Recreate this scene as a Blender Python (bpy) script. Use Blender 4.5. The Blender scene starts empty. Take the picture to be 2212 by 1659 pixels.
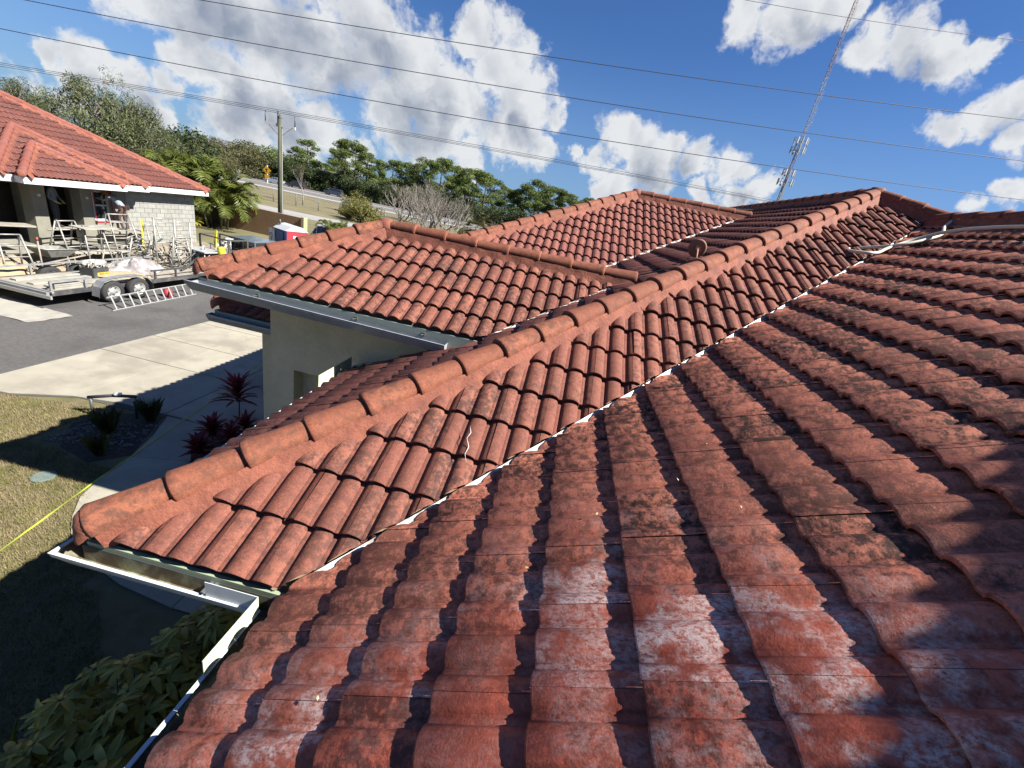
import bpy, bmesh, math, random
from mathutils import Vector, Matrix, noise as mnoise
random.seed(7)
C = bpy.context.scene.collection
R = math.radians
S = 0.5033          # roof slope (rise over run)
D = 0.345           # horizontal run of one tile course
GZ = -3.2           # ground beside the house
NZ = -2.3           # ground of the neighbouring plot and beyond

# ------------------------------------------------------------------ camera, sky, sun, exposure
sc = bpy.context.scene
RV = Vector((0.97092, 0.14421, 0.19183)).normalized()
FV = Vector((-0.0663, 0.9294, -0.3630)).normalized()
UV = RV.cross(FV).normalized(); RV = FV.cross(UV).normalized()
CAMP = Vector((0, 0, 2.281))
camd = bpy.data.cameras.new('camera'); cam = bpy.data.objects.new('camera', camd); C.objects.link(cam)
M = Matrix((RV, UV, -FV)).transposed().to_4x4(); M.translation = CAMP
cam.matrix_world = M
camd.sensor_fit = 'HORIZONTAL'; camd.sensor_width = 36; camd.lens = 924.04/2212*36
camd.clip_start = 0.05; camd.clip_end = 6000
sc.camera = cam
SUN = Vector((1.12, -0.09, 1.0)).normalized()        # towards the sun
SUN_EL = math.asin(SUN.z); SUN_AZ = math.atan2(SUN.x, SUN.y)
sl = bpy.data.lights.new('sun', 'SUN'); sl.energy = 5.0; sl.angle = R(0.53); sl.color = (1, 0.955, 0.88)
so = bpy.data.objects.new('sun', sl); C.objects.link(so)
so.rotation_euler = (-SUN).to_track_quat('-Z', 'Y').to_euler(); so.location = (30, -5, 30)
sc.view_settings.view_transform = 'Standard'; sc.view_settings.look = 'None'
sc.view_settings.exposure = 1.58; sc.view_settings.gamma = 1; sc.view_settings.use_curve_mapping = False

def dir_at(px, py):          # px, py in the 2212-wide frame the photo was measured in
    return (RV*((px-1106)/924.04) - UV*((py-829.5)/924.04) + FV).normalized()
def hor(px):
    return 229.7 + 0.2104*px
def at(px, dist, z=None):    # ground point under a picture column at a distance
    d = dir_at(px, hor(px)); d.z = 0; d.normalize()
    return Vector((d.x*dist, d.y*dist, ground_z(d.x*dist, d.y*dist) if z is None else z))
def smooth(t):
    t = max(0, min(1, t)); return t*t*(3-2*t)
def ground_z(x, y):
    return GZ + (NZ-GZ)*max(smooth((-x-17.3)/1.9), smooth((y-21)/4.0))

# ------------------------------------------------------------------ node helpers
class NT:
    def __init__(s, tree): s.t = tree; s.n = tree.nodes; s.l = tree.links
    def add(s, typ, **kw):
        n = s.n.new(typ)
        for k, v in kw.items(): setattr(n, k, v)
        return n
    def put(s, sock, v):
        if isinstance(v, bpy.types.NodeSocket): s.l.new(v, sock)
        elif v is not None: sock.default_value = v
    def math(s, op, a, b=None, c=None, clamp=False):
        n = s.add('ShaderNodeMath', operation=op, use_clamp=clamp); s.put(n.inputs[0], a)
        if b is not None: s.put(n.inputs[1], b)
        if c is not None: s.put(n.inputs[2], c)
        return n.outputs[0]
    def vmath(s, op, a, b=None, out=0):
        n = s.add('ShaderNodeVectorMath', operation=op); s.put(n.inputs[0], a)
        if b is not None:
            if op == 'SCALE': s.put(n.inputs['Scale'], b)
            else: s.put(n.inputs[1], b)
        return n.outputs[out]
    def mix(s, f, a, b, blend='MIX'):
        n = s.add('ShaderNodeMix', data_type='RGBA', blend_type=blend)
        s.put(n.inputs['Factor'], f); s.put(n.inputs['A'], a); s.put(n.inputs['B'], b)
        return n.outputs['Result']
    def ramp(s, f, a, b, c0=0.0, c1=1.0, smooth=True):
        n = s.add('ShaderNodeMapRange'); n.interpolation_type = 'SMOOTHSTEP' if smooth else 'LINEAR'
        s.put(n.inputs[0], f); n.inputs[1].default_value = a; n.inputs[2].default_value = b
        n.inputs[3].default_value = c0; n.inputs[4].default_value = c1
        return n.outputs[0]
    def noise(s, vec, scale, detail=4, rough=0.55, dist=0.0, lac=2.0):
        n = s.add('ShaderNodeTexNoise'); s.put(n.inputs['Vector'], vec)
        n.inputs['Scale'].default_value = scale; n.inputs['Detail'].default_value = detail
        n.inputs['Roughness'].default_value = rough; n.inputs['Distortion'].default_value = dist
        return n.outputs['Fac']
    def voro(s, vec, scale, feature='F1'):
        n = s.add('ShaderNodeTexVoronoi', feature=feature); s.put(n.inputs['Vector'], vec); n.inputs['Scale'].default_value = scale
        return n
ALB = 0.74
def col3(c): return (c[0]*ALB, c[1]*ALB, c[2]*ALB, 1)
MATS = {}
def material(name, base, rough=0.7, var=0.12, scale=6.0, bump=0.0, bscale=60.0, metal=0.0, dark=None, damt=0.0, dscale=2.0, spec=0.5,
             rnd=0.0, trans=0.0, coat=0.0, objspace=False, stretch=None):
    if name in MATS: return MATS[name]
    m = bpy.data.materials.new(name); m.use_nodes = True; t = NT(m.node_tree)
    b = t.n['Principled BSDF']
    if objspace: pos = t.add('ShaderNodeTexCoord').outputs['Object']
    else: pos = t.add('ShaderNodeNewGeometry').outputs['Position']
    if stretch: pos = t.vmath('MULTIPLY', pos, stretch)
    nz = t.noise(pos, scale, 6, 0.6)
    f = t.ramp(nz, 0.3, 0.7, 1-var, 1+var, False)
    if rnd:
        oi = t.add('ShaderNodeObjectInfo').outputs['Random']
        f = t.math('MULTIPLY', f, t.ramp(oi, 0, 1, 1-rnd, 1+rnd, False))
    c = t.vmath('SCALE', tuple(q*ALB for q in base[:3]), f)
    if dark is not None:
        dm = t.ramp(t.noise(pos, dscale, 8, 0.65, 0.3), 0.62-damt*0.35, 0.78-damt*0.25, 0, min(1, damt*1.6))
        c = t.mix(dm, c, col3(dark))
    t.put(b.inputs['Base Color'], c)
    b.inputs['Roughness'].default_value = rough; b.inputs['Metallic'].default_value = metal
    b.inputs['Specular IOR Level'].default_value = spec
    if coat: b.inputs['Coat Weight'].default_value = coat; b.inputs['Coat Roughness'].default_value = 0.05
    if trans:
        tr = t.add('ShaderNodeBsdfTranslucent'); t.put(tr.inputs['Color'], c)
        ms = t.add('ShaderNodeMixShader'); ms.inputs[0].default_value = trans
        t.l.new(b.outputs[0], ms.inputs[1]); t.l.new(tr.outputs[0], ms.inputs[2])
        t.l.new(ms.outputs[0], t.n['Material Output'].inputs['Surface'])
    if bump:
        bn = t.add('ShaderNodeBump'); bn.inputs['Strength'].default_value = min(1, bump); bn.inputs['Distance'].default_value = 0.01*max(1, bump)
        t.l.new(t.noise(pos, bscale, 6, 0.65), bn.inputs['Height']); t.l.new(bn.outputs[0], b.inputs['Normal'])
    MATS[name] = m; return m

# ------------------------------------------------------------------ world: Nishita sky with clouds
w = bpy.data.worlds.new('World'); sc.world = w; w.use_nodes = True

wt = NT(w.node_tree); bg = wt.n['Background']
sky = wt.add('ShaderNodeTexSky', sky_type='NISHITA'); sky.sun_disc = False
sky.sun_elevation = SUN_EL; sky.sun_rotation = SUN_AZ; sky.altitude = 0; sky.air_density = 1.0; sky.dust_density = 0.4; sky.ozone_density = 3.5
skyc = wt.mix(1.0, sky.outputs[0], (0.33, 0.50, 0.75, 1), 'MULTIPLY')
gd = wt.add('ShaderNodeNewGeometry').outputs['Incoming']
vdir = wt.vmath('NORMALIZE', wt.vmath('SCALE', gd, -1.0))
def warp(v, amt, sc_, det, off=(0, 0, 0)):
    n = wt.add('ShaderNodeTexNoise'); wt.put(n.inputs['Vector'], wt.vmath('ADD', v, off)); n.inputs['Scale'].default_value = sc_
    n.inputs['Detail'].default_value = det; n.inputs['Roughness'].default_value = 0.62
    return wt.vmath('ADD', v, wt.vmath('SCALE', wt.vmath('SUBTRACT', n.outputs['Color'], (0.5, 0.5, 0.5)), amt))
def field(v, blobs):
    acc = None
    for (x, y, r) in blobs:
        c = dir_at(x, y) if r > 0 else None
        # angular radius of the blob
        ex = dir_at(x+abs(r), y); ey = dir_at(x, y+abs(r)); rr = 0.5*((ex-c).length+(ey-c).length)
        d = wt.vmath('DISTANCE', v, tuple(c), out='Value')
        f = wt.math('MULTIPLY_ADD', d, -1.0/rr, 0.98)
        acc = f if acc is None else wt.math('MAXIMUM', acc, f)
    return acc
BL = [(330, -30, 120), (440, 20, 130), (560, 60, 150), (690, 100, 160), (790, 30, 150), (900, 120, 130), (1040, 75, 70), (1095, 135, 92), (1130, 200, 84), (980, 220, 135), (860, 235, 120),
      (1140, 255, 76), (1195, 240, 48), (1095, 300, 74), (1170, 318, 48), (600, 235, 110), (690, 290, 84), (500, 265, 90), (330, 245, 80), (180, 130, 84), (270, 165, 78), (90, 100, 50), (430, 130, 80), (500, 180, 76), (30, 150, 60), (380, 195, 60),
      (930, 315, 66), (870, 290, 56), (1010, 350, 54), (770, 345, 60), (1335, 285, 56), (1290, 340, 50), (1375, 330, 84), (1440, 335, 66), (1400, 385, 80), (1320, 400, 60), (1510, 350, 54), (1590, 352, 56),
      (1640, 400, 52), (1590, 425, 50), (1520, 425, 44), (1248, 325, 28), (1620, 50, 70), (1715, 50, 96), (1800, 20, 70), (1885, 110, 84), (1970, 85, 92), (2055, 110, 84), (2135, 100, 56),
      (2190, 225, 84), (2110, 250, 80), (2020, 270, 56), (2212, 290, 76), (2175, 425, 56), (2090, 440, 46), (2215, 400, 50), (60, 235, 50), (130, 215, 60), (650, 350, 70), (560, 330, 60),
      (-500, 200, 260), (-900, 500, 300), (2700, 300, 220), (3000, 700, 260), (700, -700, 260), (1900, -500, 120)]
SB = [(470, 40, 130), (620, 90, 120), (800, 130, 120), (730, 200, 90), (900, 260, 110), (1060, 255, 60), (1130, 290, 46), (520, 260, 80), (620, 280, 80), (300, 225, 70), (1390, 400, 66), (1470, 375, 46), (1600, 430, 40), (1730, 90, 60), (1980, 150, 60), (2150, 280, 60), (180, 165, 50)]
v1 = warp(vdir, 0.13, 8.0, 5)
p1 = warp(vdir, 0.030, 30.0, 2, (1, 5, 2))
F = field(v1, BL)
def vor(p, sc_): return wt.voro(p, sc_).outputs['Distance']
vA0 = vor(p1, 17); vB0 = vor(p1, 41)
sd = dir_at(2212, 100)-dir_at(1106, 420); sd.normalize()
off = tuple(sd*0.016)
vA1 = vor(wt.vmath('ADD', p1, off), 17); 
hi = wt.noise(v1, 30, 4, 0.6)
den = wt.math('ADD', F, wt.math('MULTIPLY', wt.math('SUBTRACT', 0.47, vA0), 0.34))
den = wt.math('ADD', den, wt.math('MULTIPLY', wt.math('SUBTRACT', 0.45, vB0), 0.16))
den = wt.math('ADD', den, wt.math('MULTIPLY', wt.math('SUBTRACT', hi, 0.5), 0.95))
alpha = wt.ramp(den, 0.0, 0.46)
sh_ = wt.ramp(wt.math('ADD', field(v1, SB), wt.math('MULTIPLY', wt.math('SUBTRACT', hi, 0.5), 0.9)), -0.15, 0.85)
rel = wt.math('MULTIPLY', wt.math('SUBTRACT', vA1, vA0), 0.55)
edge = wt.ramp(den, 0.10, 0.75, 0.10, -0.10)
br = wt.math('ADD', wt.math('ADD', wt.math('SUBTRACT', 0.95, wt.math('MULTIPLY', sh_, 0.46)), rel), edge)
br = wt.math('ADD', br, wt.math('MULTIPLY', wt.math('SUBTRACT', hi, 0.5), 0.30))
br = wt.math('MINIMUM', wt.math('MAXIMUM', br, 0.25), 1.0)
cc = wt.mix(wt.ramp(br, 0.3, 0.95, 0, 1, False), (1.9, 2.2, 2.8, 1), (5.3, 5.4, 5.5, 1))
low = wt.add('ShaderNodeSeparateXYZ'); wt.l.new(vdir, low.inputs[0])
alpha = wt.math('MULTIPLY', alpha, wt.ramp(low.outputs['Z'], -0.02, 0.03))
hz_ = wt.ramp(low.outputs['Z'], 0.0, 0.34, 0.55, 0.0)
skyc = wt.mix(hz_, skyc, (1.75, 2.75, 4.4, 1))
fin = wt.mix(wt.math('MULTIPLY', alpha, 0.96), skyc, cc)
wt.l.new(fin, bg.inputs['Color']); bg.inputs['Strength'].default_value = 0.052
w.cycles.sampling_method = 'MANUAL'; w.cycles.sample_map_resolution = 512


# ------------------------------------------------------------------ mesh helpers
def mat_of(m): return m if isinstance(m, (list, tuple)) else [m]
def obj(name, verts, faces, mats, parent=None, smoothf=False, fm=None, kind=None, mw=None):
    me = bpy.data.meshes.new(name); me.from_pydata([tuple(v) for v in verts], [], faces)
    for m in mat_of(mats): me.materials.append(m)
    if fm: me.polygons.foreach_set('material_index', fm)
    if smoothf: me.polygons.foreach_set('use_smooth', [True]*len(me.polygons))
    me.update()
    return link(name, me, parent, kind, mw)
def link(name, me, parent=None, kind=None, mw=None):
    o = bpy.data.objects.new(name, me); C.objects.link(o)
    if parent is not None: o.parent = parent
    if mw is not None: o.matrix_local = mw
    if kind: o['kind'] = kind
    return o
def tag(o, label, cat, group=None):
    o['label'] = label; o['category'] = cat
    if group: o['group'] = group
    return o
def empty(name, loc, rz=0, label=None, cat=None, group=None):
    o = bpy.data.objects.new(name, None); C.objects.link(o); o.location = loc; o.rotation_euler = (0, 0, rz)
    o.empty_display_size = 0.3
    if label: tag(o, label, cat, group)
    return o
def copy_tree(o, parent=None):
    c = o.copy(); C.objects.link(c); c.parent = parent
    for ch in list(o.children): copy_tree(ch, c)
    return c
class MB:
    def __init__(s): s.v = []; s.f = []; s.m = []; s.mi = 0
    def mat(s, i): s.mi = i; return s
    def add(s, vs, fs):
        b = len(s.v); s.v += [Vector(v) for v in vs]; s.f += [tuple(i+b for i in f) for f in fs]; s.m += [s.mi]*len(fs); return s
    def box(s, c, size, rot=None, taper=None):
        x, y, z = [a/2 for a in size]; tx = taper or 1.0
        vs = [Vector((sx*x*(tx if sz > 0 else 1), sy*y*(tx if sz > 0 else 1), sz*z)) for sz in (-1, 1) for sy in (-1, 1) for sx in (-1, 1)]
        if rot is not None:
            if not isinstance(rot, Matrix): rot = Matrix.Rotation(rot, 3, 'Z')
            vs = [rot @ v for v in vs]
        vs = [v+Vector(c) for v in vs]
        return s.add(vs, [(0, 2, 3, 1), (4, 5, 7, 6), (0, 1, 5, 4), (2, 6, 7, 3), (0, 4, 6, 2), (1, 3, 7, 5)])
    def bar(s, a, b, w, h=None, up=(0, 0, 1)):
        a = Vector(a); b = Vector(b); d = (b-a); L = d.length; d.normalize(); h = h or w
        u = Vector(up)
        if abs(d.dot(u)) > 0.98: u = Vector((1, 0, 0))
        r = d.cross(u).normalized(); u = r.cross(d)
        vs = [p+r*(sx*w/2)+u*(sz*h/2) for p in (a, b) for sx, sz in ((-1, -1), (1, -1), (1, 1), (-1, 1))]
        return s.add(vs, [(0, 1, 2, 3), (4, 7, 6, 5), (0, 4, 5, 1), (1, 5, 6, 2), (2, 6, 7, 3), (3, 7, 4, 0)])
    def tube(s, pts, r, n=6, cap=True):
        pts = [Vector(p) for p in pts]; rs = r if isinstance(r, (list, tuple)) else [r]*len(pts)
        b = len(s.v); prev = None
        for i, p in enumerate(pts):
            d = (pts[min(i+1, len(pts)-1)]-pts[max(i-1, 0)]).normalized()
            if prev is None:
                u = Vector((0, 0, 1)) if abs(d.z) < 0.9 else Vector((1, 0, 0)); a = d.cross(u).normalized()
            else: a = (prev-d*prev.dot(d)).normalized()
            prev = a; c = d.cross(a)
            for k in range(n):
                t = 2*math.pi*k/n; s.v.append(p+(a*math.cos(t)+c*math.sin(t))*rs[i])
        for i in range(len(pts)-1):
            for k in range(n):
                q = (k+1) % n; s.f.append((b+i*n+k, b+i*n+q, b+(i+1)*n+q, b+(i+1)*n+k)); s.m.append(s.mi)
        if cap:
            s.f.append(tuple(b+k for k in range(n))[::-1]); s.m.append(s.mi)
            s.f.append(tuple(b+(len(pts)-1)*n+k for k in range(n))); s.m.append(s.mi)
        return s
    def lathe(s, prof, c=(0, 0, 0), n=16, axis=None, cap=True):
        rot = Vector((0, 0, 1)).rotation_difference(Vector(axis)).to_matrix() if axis is not None else Matrix.Identity(3)
        b = len(s.v)
        for r, z in prof:
            for k in range(n):
                t = 2*math.pi*k/n; s.v.append(Vector(c)+rot @ Vector((r*math.cos(t), r*math.sin(t), z)))
        for i in range(len(prof)-1):
            for k in range(n):
                q = (k+1) % n; s.f.append((b+i*n+k, b+i*n+q, b+(i+1)*n+q, b+(i+1)*n+k)); s.m.append(s.mi)
        if cap:
            s.f.append(tuple(b+k for k in range(n))[::-1]); s.m.append(s.mi)
            s.f.append(tuple(b+(len(prof)-1)*n+k for k in range(n))); s.m.append(s.mi)
        return s
    def prism(s, poly, a, b):      # poly: list of Vector offsets; a,b ends
        n = len(poly); vs = [Vector(a)+Vector(q) for q in poly]+[Vector(b)+Vector(q) for q in poly]
        return s.add(vs, [tuple(range(n))[::-1], tuple(range(n, 2*n))]+[(i, (i+1) % n, n+(i+1) % n, n+i) for i in range(n)])
    def build(s, name, mats, parent=None, smoothf=False, kind=None):
        return obj(name, s.v, s.f, mats, parent, smoothf, s.m, kind)
def thing(name, mb, mats, label, cat, group=None, smoothf=False):
    o = mb.build(name, mats, None, smoothf); return tag(o, label, cat, group)
def bevel(o, w=0.01, seg=2):
    m = o.modifiers.new('bevel', 'BEVEL'); m.width = w; m.segments = seg; m.limit_method = 'ANGLE'; m.angle_limit = R(35); return o

# ------------------------------------------------------------------ roof tile material
def tile_material(name, base, mild, mild_amt, white=False, far=False):
    m = bpy.data.materials.new(name); m.use_nodes = True; t = NT(m.node_tree); b = t.n['Principled BSDF']
    pos = t.add('ShaderNodeNewGeometry').outputs['Position']
    oi = t.add('ShaderNodeObjectInfo').outputs['Random']
    at_ = t.add('ShaderNodeAttribute'); at_.attribute_name = 'rnd'
    rnd = t.math('FRACT', t.math('ADD', oi, at_.outputs['Fac']))
    nfine = t.noise(pos, 95, 6, 0.7)
    nmid = t.noise(pos, 9, 8, 0.68)
    nbig = t.noise(pos, 1.3, 3, 0.5)
    c = t.mix(rnd, col3([base[0]*0.78, base[1]*0.74, base[2]*0.76]), col3([base[0]*1.16, base[1]*1.22, base[2]*1.22]))
    c = t.mix(t.ramp(nmid, 0.35, 0.62, 0, 0.55), c, col3([base[0]*0.62, base[1]*0.55, base[2]*0.66]))
    c = t.mix(t.ramp(t.noise(pos, 230, 3, 0.6), 0.52, 0.68, 0, 0.55), c, col3([base[0]*0.42, base[1]*0.40, base[2]*0.42]))
    c = t.mix(t.ramp(nfine, 0.44, 0.64, 0, 0.5), c, col3([base[0]*1.25, base[1]*1.5, base[2]*1.6]))
    rmask = t.math('MULTIPLY', t.ramp(t.math('ADD', t.noise(pos, 17, 10, 0.78), t.math('MULTIPLY', nbig, 0.25)), 0.66-mild_amt*0.12, 0.78-mild_amt*0.06), t.ramp(rnd, 0.0, 1.0, 0.35, 1.0, False))
    c = t.mix(t.math('MULTIPLY', rmask, min(1, 0.4+0.6*mild_amt)), c, col3(mild))
    pits = t.ramp(t.voro(pos, 55).outputs['Distance'], 0.05, 0.13, 1, 0)
    c = t.mix(t.math('MULTIPLY', pits, 0.35), c, col3([q*0.4 for q in base]))
    rough = 0.78
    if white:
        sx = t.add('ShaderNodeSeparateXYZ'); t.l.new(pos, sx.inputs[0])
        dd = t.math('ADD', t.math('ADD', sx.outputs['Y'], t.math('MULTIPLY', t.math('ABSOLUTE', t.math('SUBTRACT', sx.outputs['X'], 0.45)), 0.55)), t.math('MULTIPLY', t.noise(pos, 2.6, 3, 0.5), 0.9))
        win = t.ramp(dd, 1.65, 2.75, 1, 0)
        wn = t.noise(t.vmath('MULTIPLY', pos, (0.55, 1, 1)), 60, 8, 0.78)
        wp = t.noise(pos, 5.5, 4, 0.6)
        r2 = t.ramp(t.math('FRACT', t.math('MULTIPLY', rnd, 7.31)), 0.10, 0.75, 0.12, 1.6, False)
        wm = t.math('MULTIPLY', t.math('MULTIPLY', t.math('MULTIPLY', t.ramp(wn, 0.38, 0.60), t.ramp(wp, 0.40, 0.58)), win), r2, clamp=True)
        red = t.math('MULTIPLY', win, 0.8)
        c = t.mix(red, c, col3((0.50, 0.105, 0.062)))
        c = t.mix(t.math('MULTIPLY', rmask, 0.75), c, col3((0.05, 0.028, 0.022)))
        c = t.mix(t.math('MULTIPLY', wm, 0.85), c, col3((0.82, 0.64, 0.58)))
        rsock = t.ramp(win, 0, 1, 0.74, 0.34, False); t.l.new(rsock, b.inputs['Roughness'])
    else: b.inputs['Roughness'].default_value = rough
    b.inputs['Specular IOR Level'].default_value = 0.2
    t.put(b.inputs['Base Color'], c)
    bn = t.add('ShaderNodeBump'); bn.inputs['Strength'].default_value = 0.6; bn.inputs['Distance'].default_value = 0.003
    t.l.new(t.math('ADD', t.math('MULTIPLY', nfine, 0.9), t.math('MULTIPLY', t.noise(pos, 24, 5, 0.6), 0.5)), bn.inputs['Height']); t.l.new(bn.outputs[0], b.inputs['Normal'])
    MATS[name] = m; return m
T_CLEAN = tile_material('tile_orange', (0.275, 0.096, 0.062), (0.075, 0.038, 0.031), 1.0)
T_DIRTY_LIGHTENED = tile_material('tile_weathered_lightened', (0.70, 0.235, 0.140), (0.085, 0.052, 0.044), 1.05, white=True)  # base lightened to offset grazing sun on this slope; mildew and chalky wear besides
T_FAR = tile_material('tile_far_slope', (0.29, 0.102, 0.074), (0.08, 0.042, 0.036), 0.8)
T_RIDGE = tile_material('tile_ridge', (0.30, 0.102, 0.056), (0.11, 0.052, 0.038), 0.95)
T_NEIGH = tile_material('tile_new_orange', (0.215, 0.075, 0.054), (0.085, 0.05, 0.05), 1.0)
MORTAR = material('mortar_red', (0.255, 0.082, 0.048), 0.85, 0.30, 7, 0.9, 40, dark=(0.16, 0.045, 0.03), damt=0.45, dscale=6)

# ------------------------------------------------------------------ roof planes and tiles
CL = math.sqrt(1+S*S); DS = D*CL; RP = 0.178; W2 = 0.356
class Plane:      # o: a point on the eave, u: level direction, v: up-slope direction
    def __init__(s, o, u, h):
        s.o = Vector(o); s.u = Vector(u); s.h = Vector(h); s.v = (s.h+Vector((0, 0, S)))/CL; s.n = s.u.cross(s.v)
        if s.n.z < 0: s.n = -s.n; s.flip = True
        else: s.flip = False
        s.mat = Matrix((s.u, s.v, s.n)).transposed().to_4x4(); s.mat.translation = s.o
    def P(s, a, b, n=0): return s.o+s.u*a+s.v*b+s.n*n
    def uv(s, p): q = Vector(p)-s.o; return (q.dot(s.u), q.dot(s.v))
HI = [0, .07, .2, .38, .5, .62, .8, .93, 1]; LO = [0, .2, .38, .62, .82, 1]
def tile_mesh(hi, jit=0.0):
    xs = HI if hi else LO; us = []
    B0 = 0.036; BW = RP-B0; seam = B0+.38*BW
    def h(a):
        a = a % RP
        if a < B0: return 0.0
        x = (a-B0)/BW
        return 0.037*max(0, math.sin(math.pi*x))**0.58
    raw = []
    for k in range(3):
        if hi: raw += [(k*RP+.018, .0018), (k*RP+.024, -.001)]
        raw += [(k*RP+B0+x*BW, None) for x in xs]
    raw = sorted(set([(a, e) for a, e in raw if seam-1e-6 <= a <= seam+W2+1e-6]+[(RP*1.0, None), (RP*2.0, None)]), key=lambda q: q[0])
    out = []
    for a, e in raw:
        if out and abs(out[-1][0]-a) < 1e-5: continue
        out.append((a, h(a)+(e or 0) if e is not None else h(a)))
    verts = []; faces = []; T = 0.036
    rows = [(0.002, -0.021, 0), (0.0, -0.005, 0), (0.007, 0.0, 0), (DS+0.05, 0.0, 1)] if hi else [(0.0, -0.021, 0), (0.002, 0.0, 0), (DS+0.05, 0, 1)]
    for v, dz, top in rows:
        for a, hh in out:
            u = (a-seam)*(W2-0.0007)/W2
            n = hh+T*(1-v/DS)+dz+0.0018*(1-u/W2)
            if top: n -= 0.004
            verts.append((u, v, n))
    n = len(out)
    for r in range(len(rows)-1):
        for i in range(n-1): faces.append((r*n+i, r*n+i+1, (r+1)*n+i+1, (r+1)*n+i))
    return verts, faces, seam
TV = {True: tile_mesh(True), False: tile_mesh(False)}
TM = {}
def tile_me(hi, mat):
    k = (hi, mat.name)
    if k not in TM:
        v, f, s_ = TV[hi]; me = bpy.data.meshes.new('roof_tile'); me.from_pydata(v, [], f); me.materials.append(mat)
        me.polygons.foreach_set('use_smooth', [True]*len(f)); me.update()
        # keep the butt edge crisp
        bm = bmesh.new(); bm.from_mesh(me)
        for e in bm.edges:
            if len(e.link_faces) == 2 and e.link_faces[0].normal.angle(e.link_faces[1].normal) > R(38): e.smooth = False
        bm.to_mesh(me); bm.free(); TM[k] = me
    return TM[k]
def clip_mesh(v, f, planes):
    bm = bmesh.new(); vs = [bm.verts.new(q) for q in v]
    for q in f: bm.faces.new([vs[i] for i in q])
    for co, no in planes:
        g = bm.verts[:]+bm.edges[:]+bm.faces[:]
        bmesh.ops.bisect_plane(bm, geom=g, dist=1e-5, plane_co=co, plane_no=no, clear_outer=True)
    bm.verts.index_update()
    ov = [x.co.copy() for x in bm.verts]; of = [tuple(x.index for x in q.verts) for q in bm.faces]; bm.free()
    return ov, of
RECS = {}
def lay_tiles(house, pl, hps, mat, u0, ucount, kcount, k0=0, phase=0.0, vis=None):
    """hps: half planes (u,v,nu,nv): keep where (p-(u,v)).(nu,nv) <= 0"""
    rec = RECS.setdefault(house, [])
    for k in range(k0, kcount):
        for j in range(ucount):
            ub = u0+phase+j*W2; vb = k*DS
            cs = [(ub, vb), (ub+W2, vb), (ub, vb+DS+.05), (ub+W2, vb+DS+.05)]
            cut = []; out = False
            hp = hps(ub+W2/2, vb+DS/2) if callable(hps) else hps
            if hp is None: continue
            for (a, b, nu, nv) in hp:
                ds = [(c[0]-a)*nu+(c[1]-b)*nv for c in cs]
                if min(ds) >= -0.01: out = True; break
                if max(ds) > 0: cut.append((a, b, nu, nv))
            if out: continue
            rr = random.Random(k*991+j*37+int(pl.o.x*10)); 
            c = pl.P(ub+W2/2, vb+DS/2)
            q = c-CAMP; z = q.dot(FV)
            if z > 0.05:
                px = abs(q.dot(RV)/z); py = abs(q.dot(UV)/z); size = 1/z if (px < 1.6 and py < 1.2) else 0.001/q.length
            else: size = 0.001/q.length
            if vis and not vis(c): size *= 0.01
            rec.append((size, pl, ub, vb, cut, mat, rr.random(), rr.uniform(-1, 1)))
def place_tiles(house, roof, nparts=300):
    rec = sorted(RECS[house], key=lambda r: -r[0])
    stuff = {}
    for i, (size, pl, ub, vb, cut, mat, rn, jt) in enumerate(rec):
        part = i < nparts
        hi = size > 0.06
        off = Matrix.Translation((ub, vb+jt*.003, jt*0.0025)) @ Matrix.Rotation(jt*0.008, 4, 'Z') @ Matrix.Rotation(jt*0.006, 4, 'X')
        if pl.flip: pass
        Mx = pl.mat @ off
        if part and not cut:
            link('roof_tile', tile_me(hi, mat), roof, None, Mx); continue
        v, f, s_ = TV[hi]
        if cut:
            inv = off.inverted(); pls = []
            for (a, b, nu, nv) in cut:
                pls.append((inv @ Vector((a, b, 0)), (inv.to_3x3() @ Vector((nu, nv, 0)))))
            v, f = clip_mesh(v, f, pls)
            if not f: continue
        if part:
            o = obj('roof_tile', v, f, mat, roof, True); o.matrix_local = Mx
            try: o.data.set_sharp_from_angle(angle=R(38))
            except Exception: pass
        else:
            st = stuff.setdefault(mat.name, ([], [], []))
            b = len(st[0]); st[0].extend([Mx @ Vector(q) for q in v]); st[1].extend([tuple(x+b for x in q) for q in f]); st[2].extend([rn]*len(v))
    for mn, (v, f, a) in stuff.items():
        o = obj('roof_tile_field', v, f, MATS[mn], roof, True, None, 'stuff')
        at_ = o.data.attributes.new('rnd', 'FLOAT', 'POINT'); at_.data.foreach_set('value', a)
        try: o.data.set_sharp_from_angle(angle=R(38))
        except Exception: pass

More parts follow.
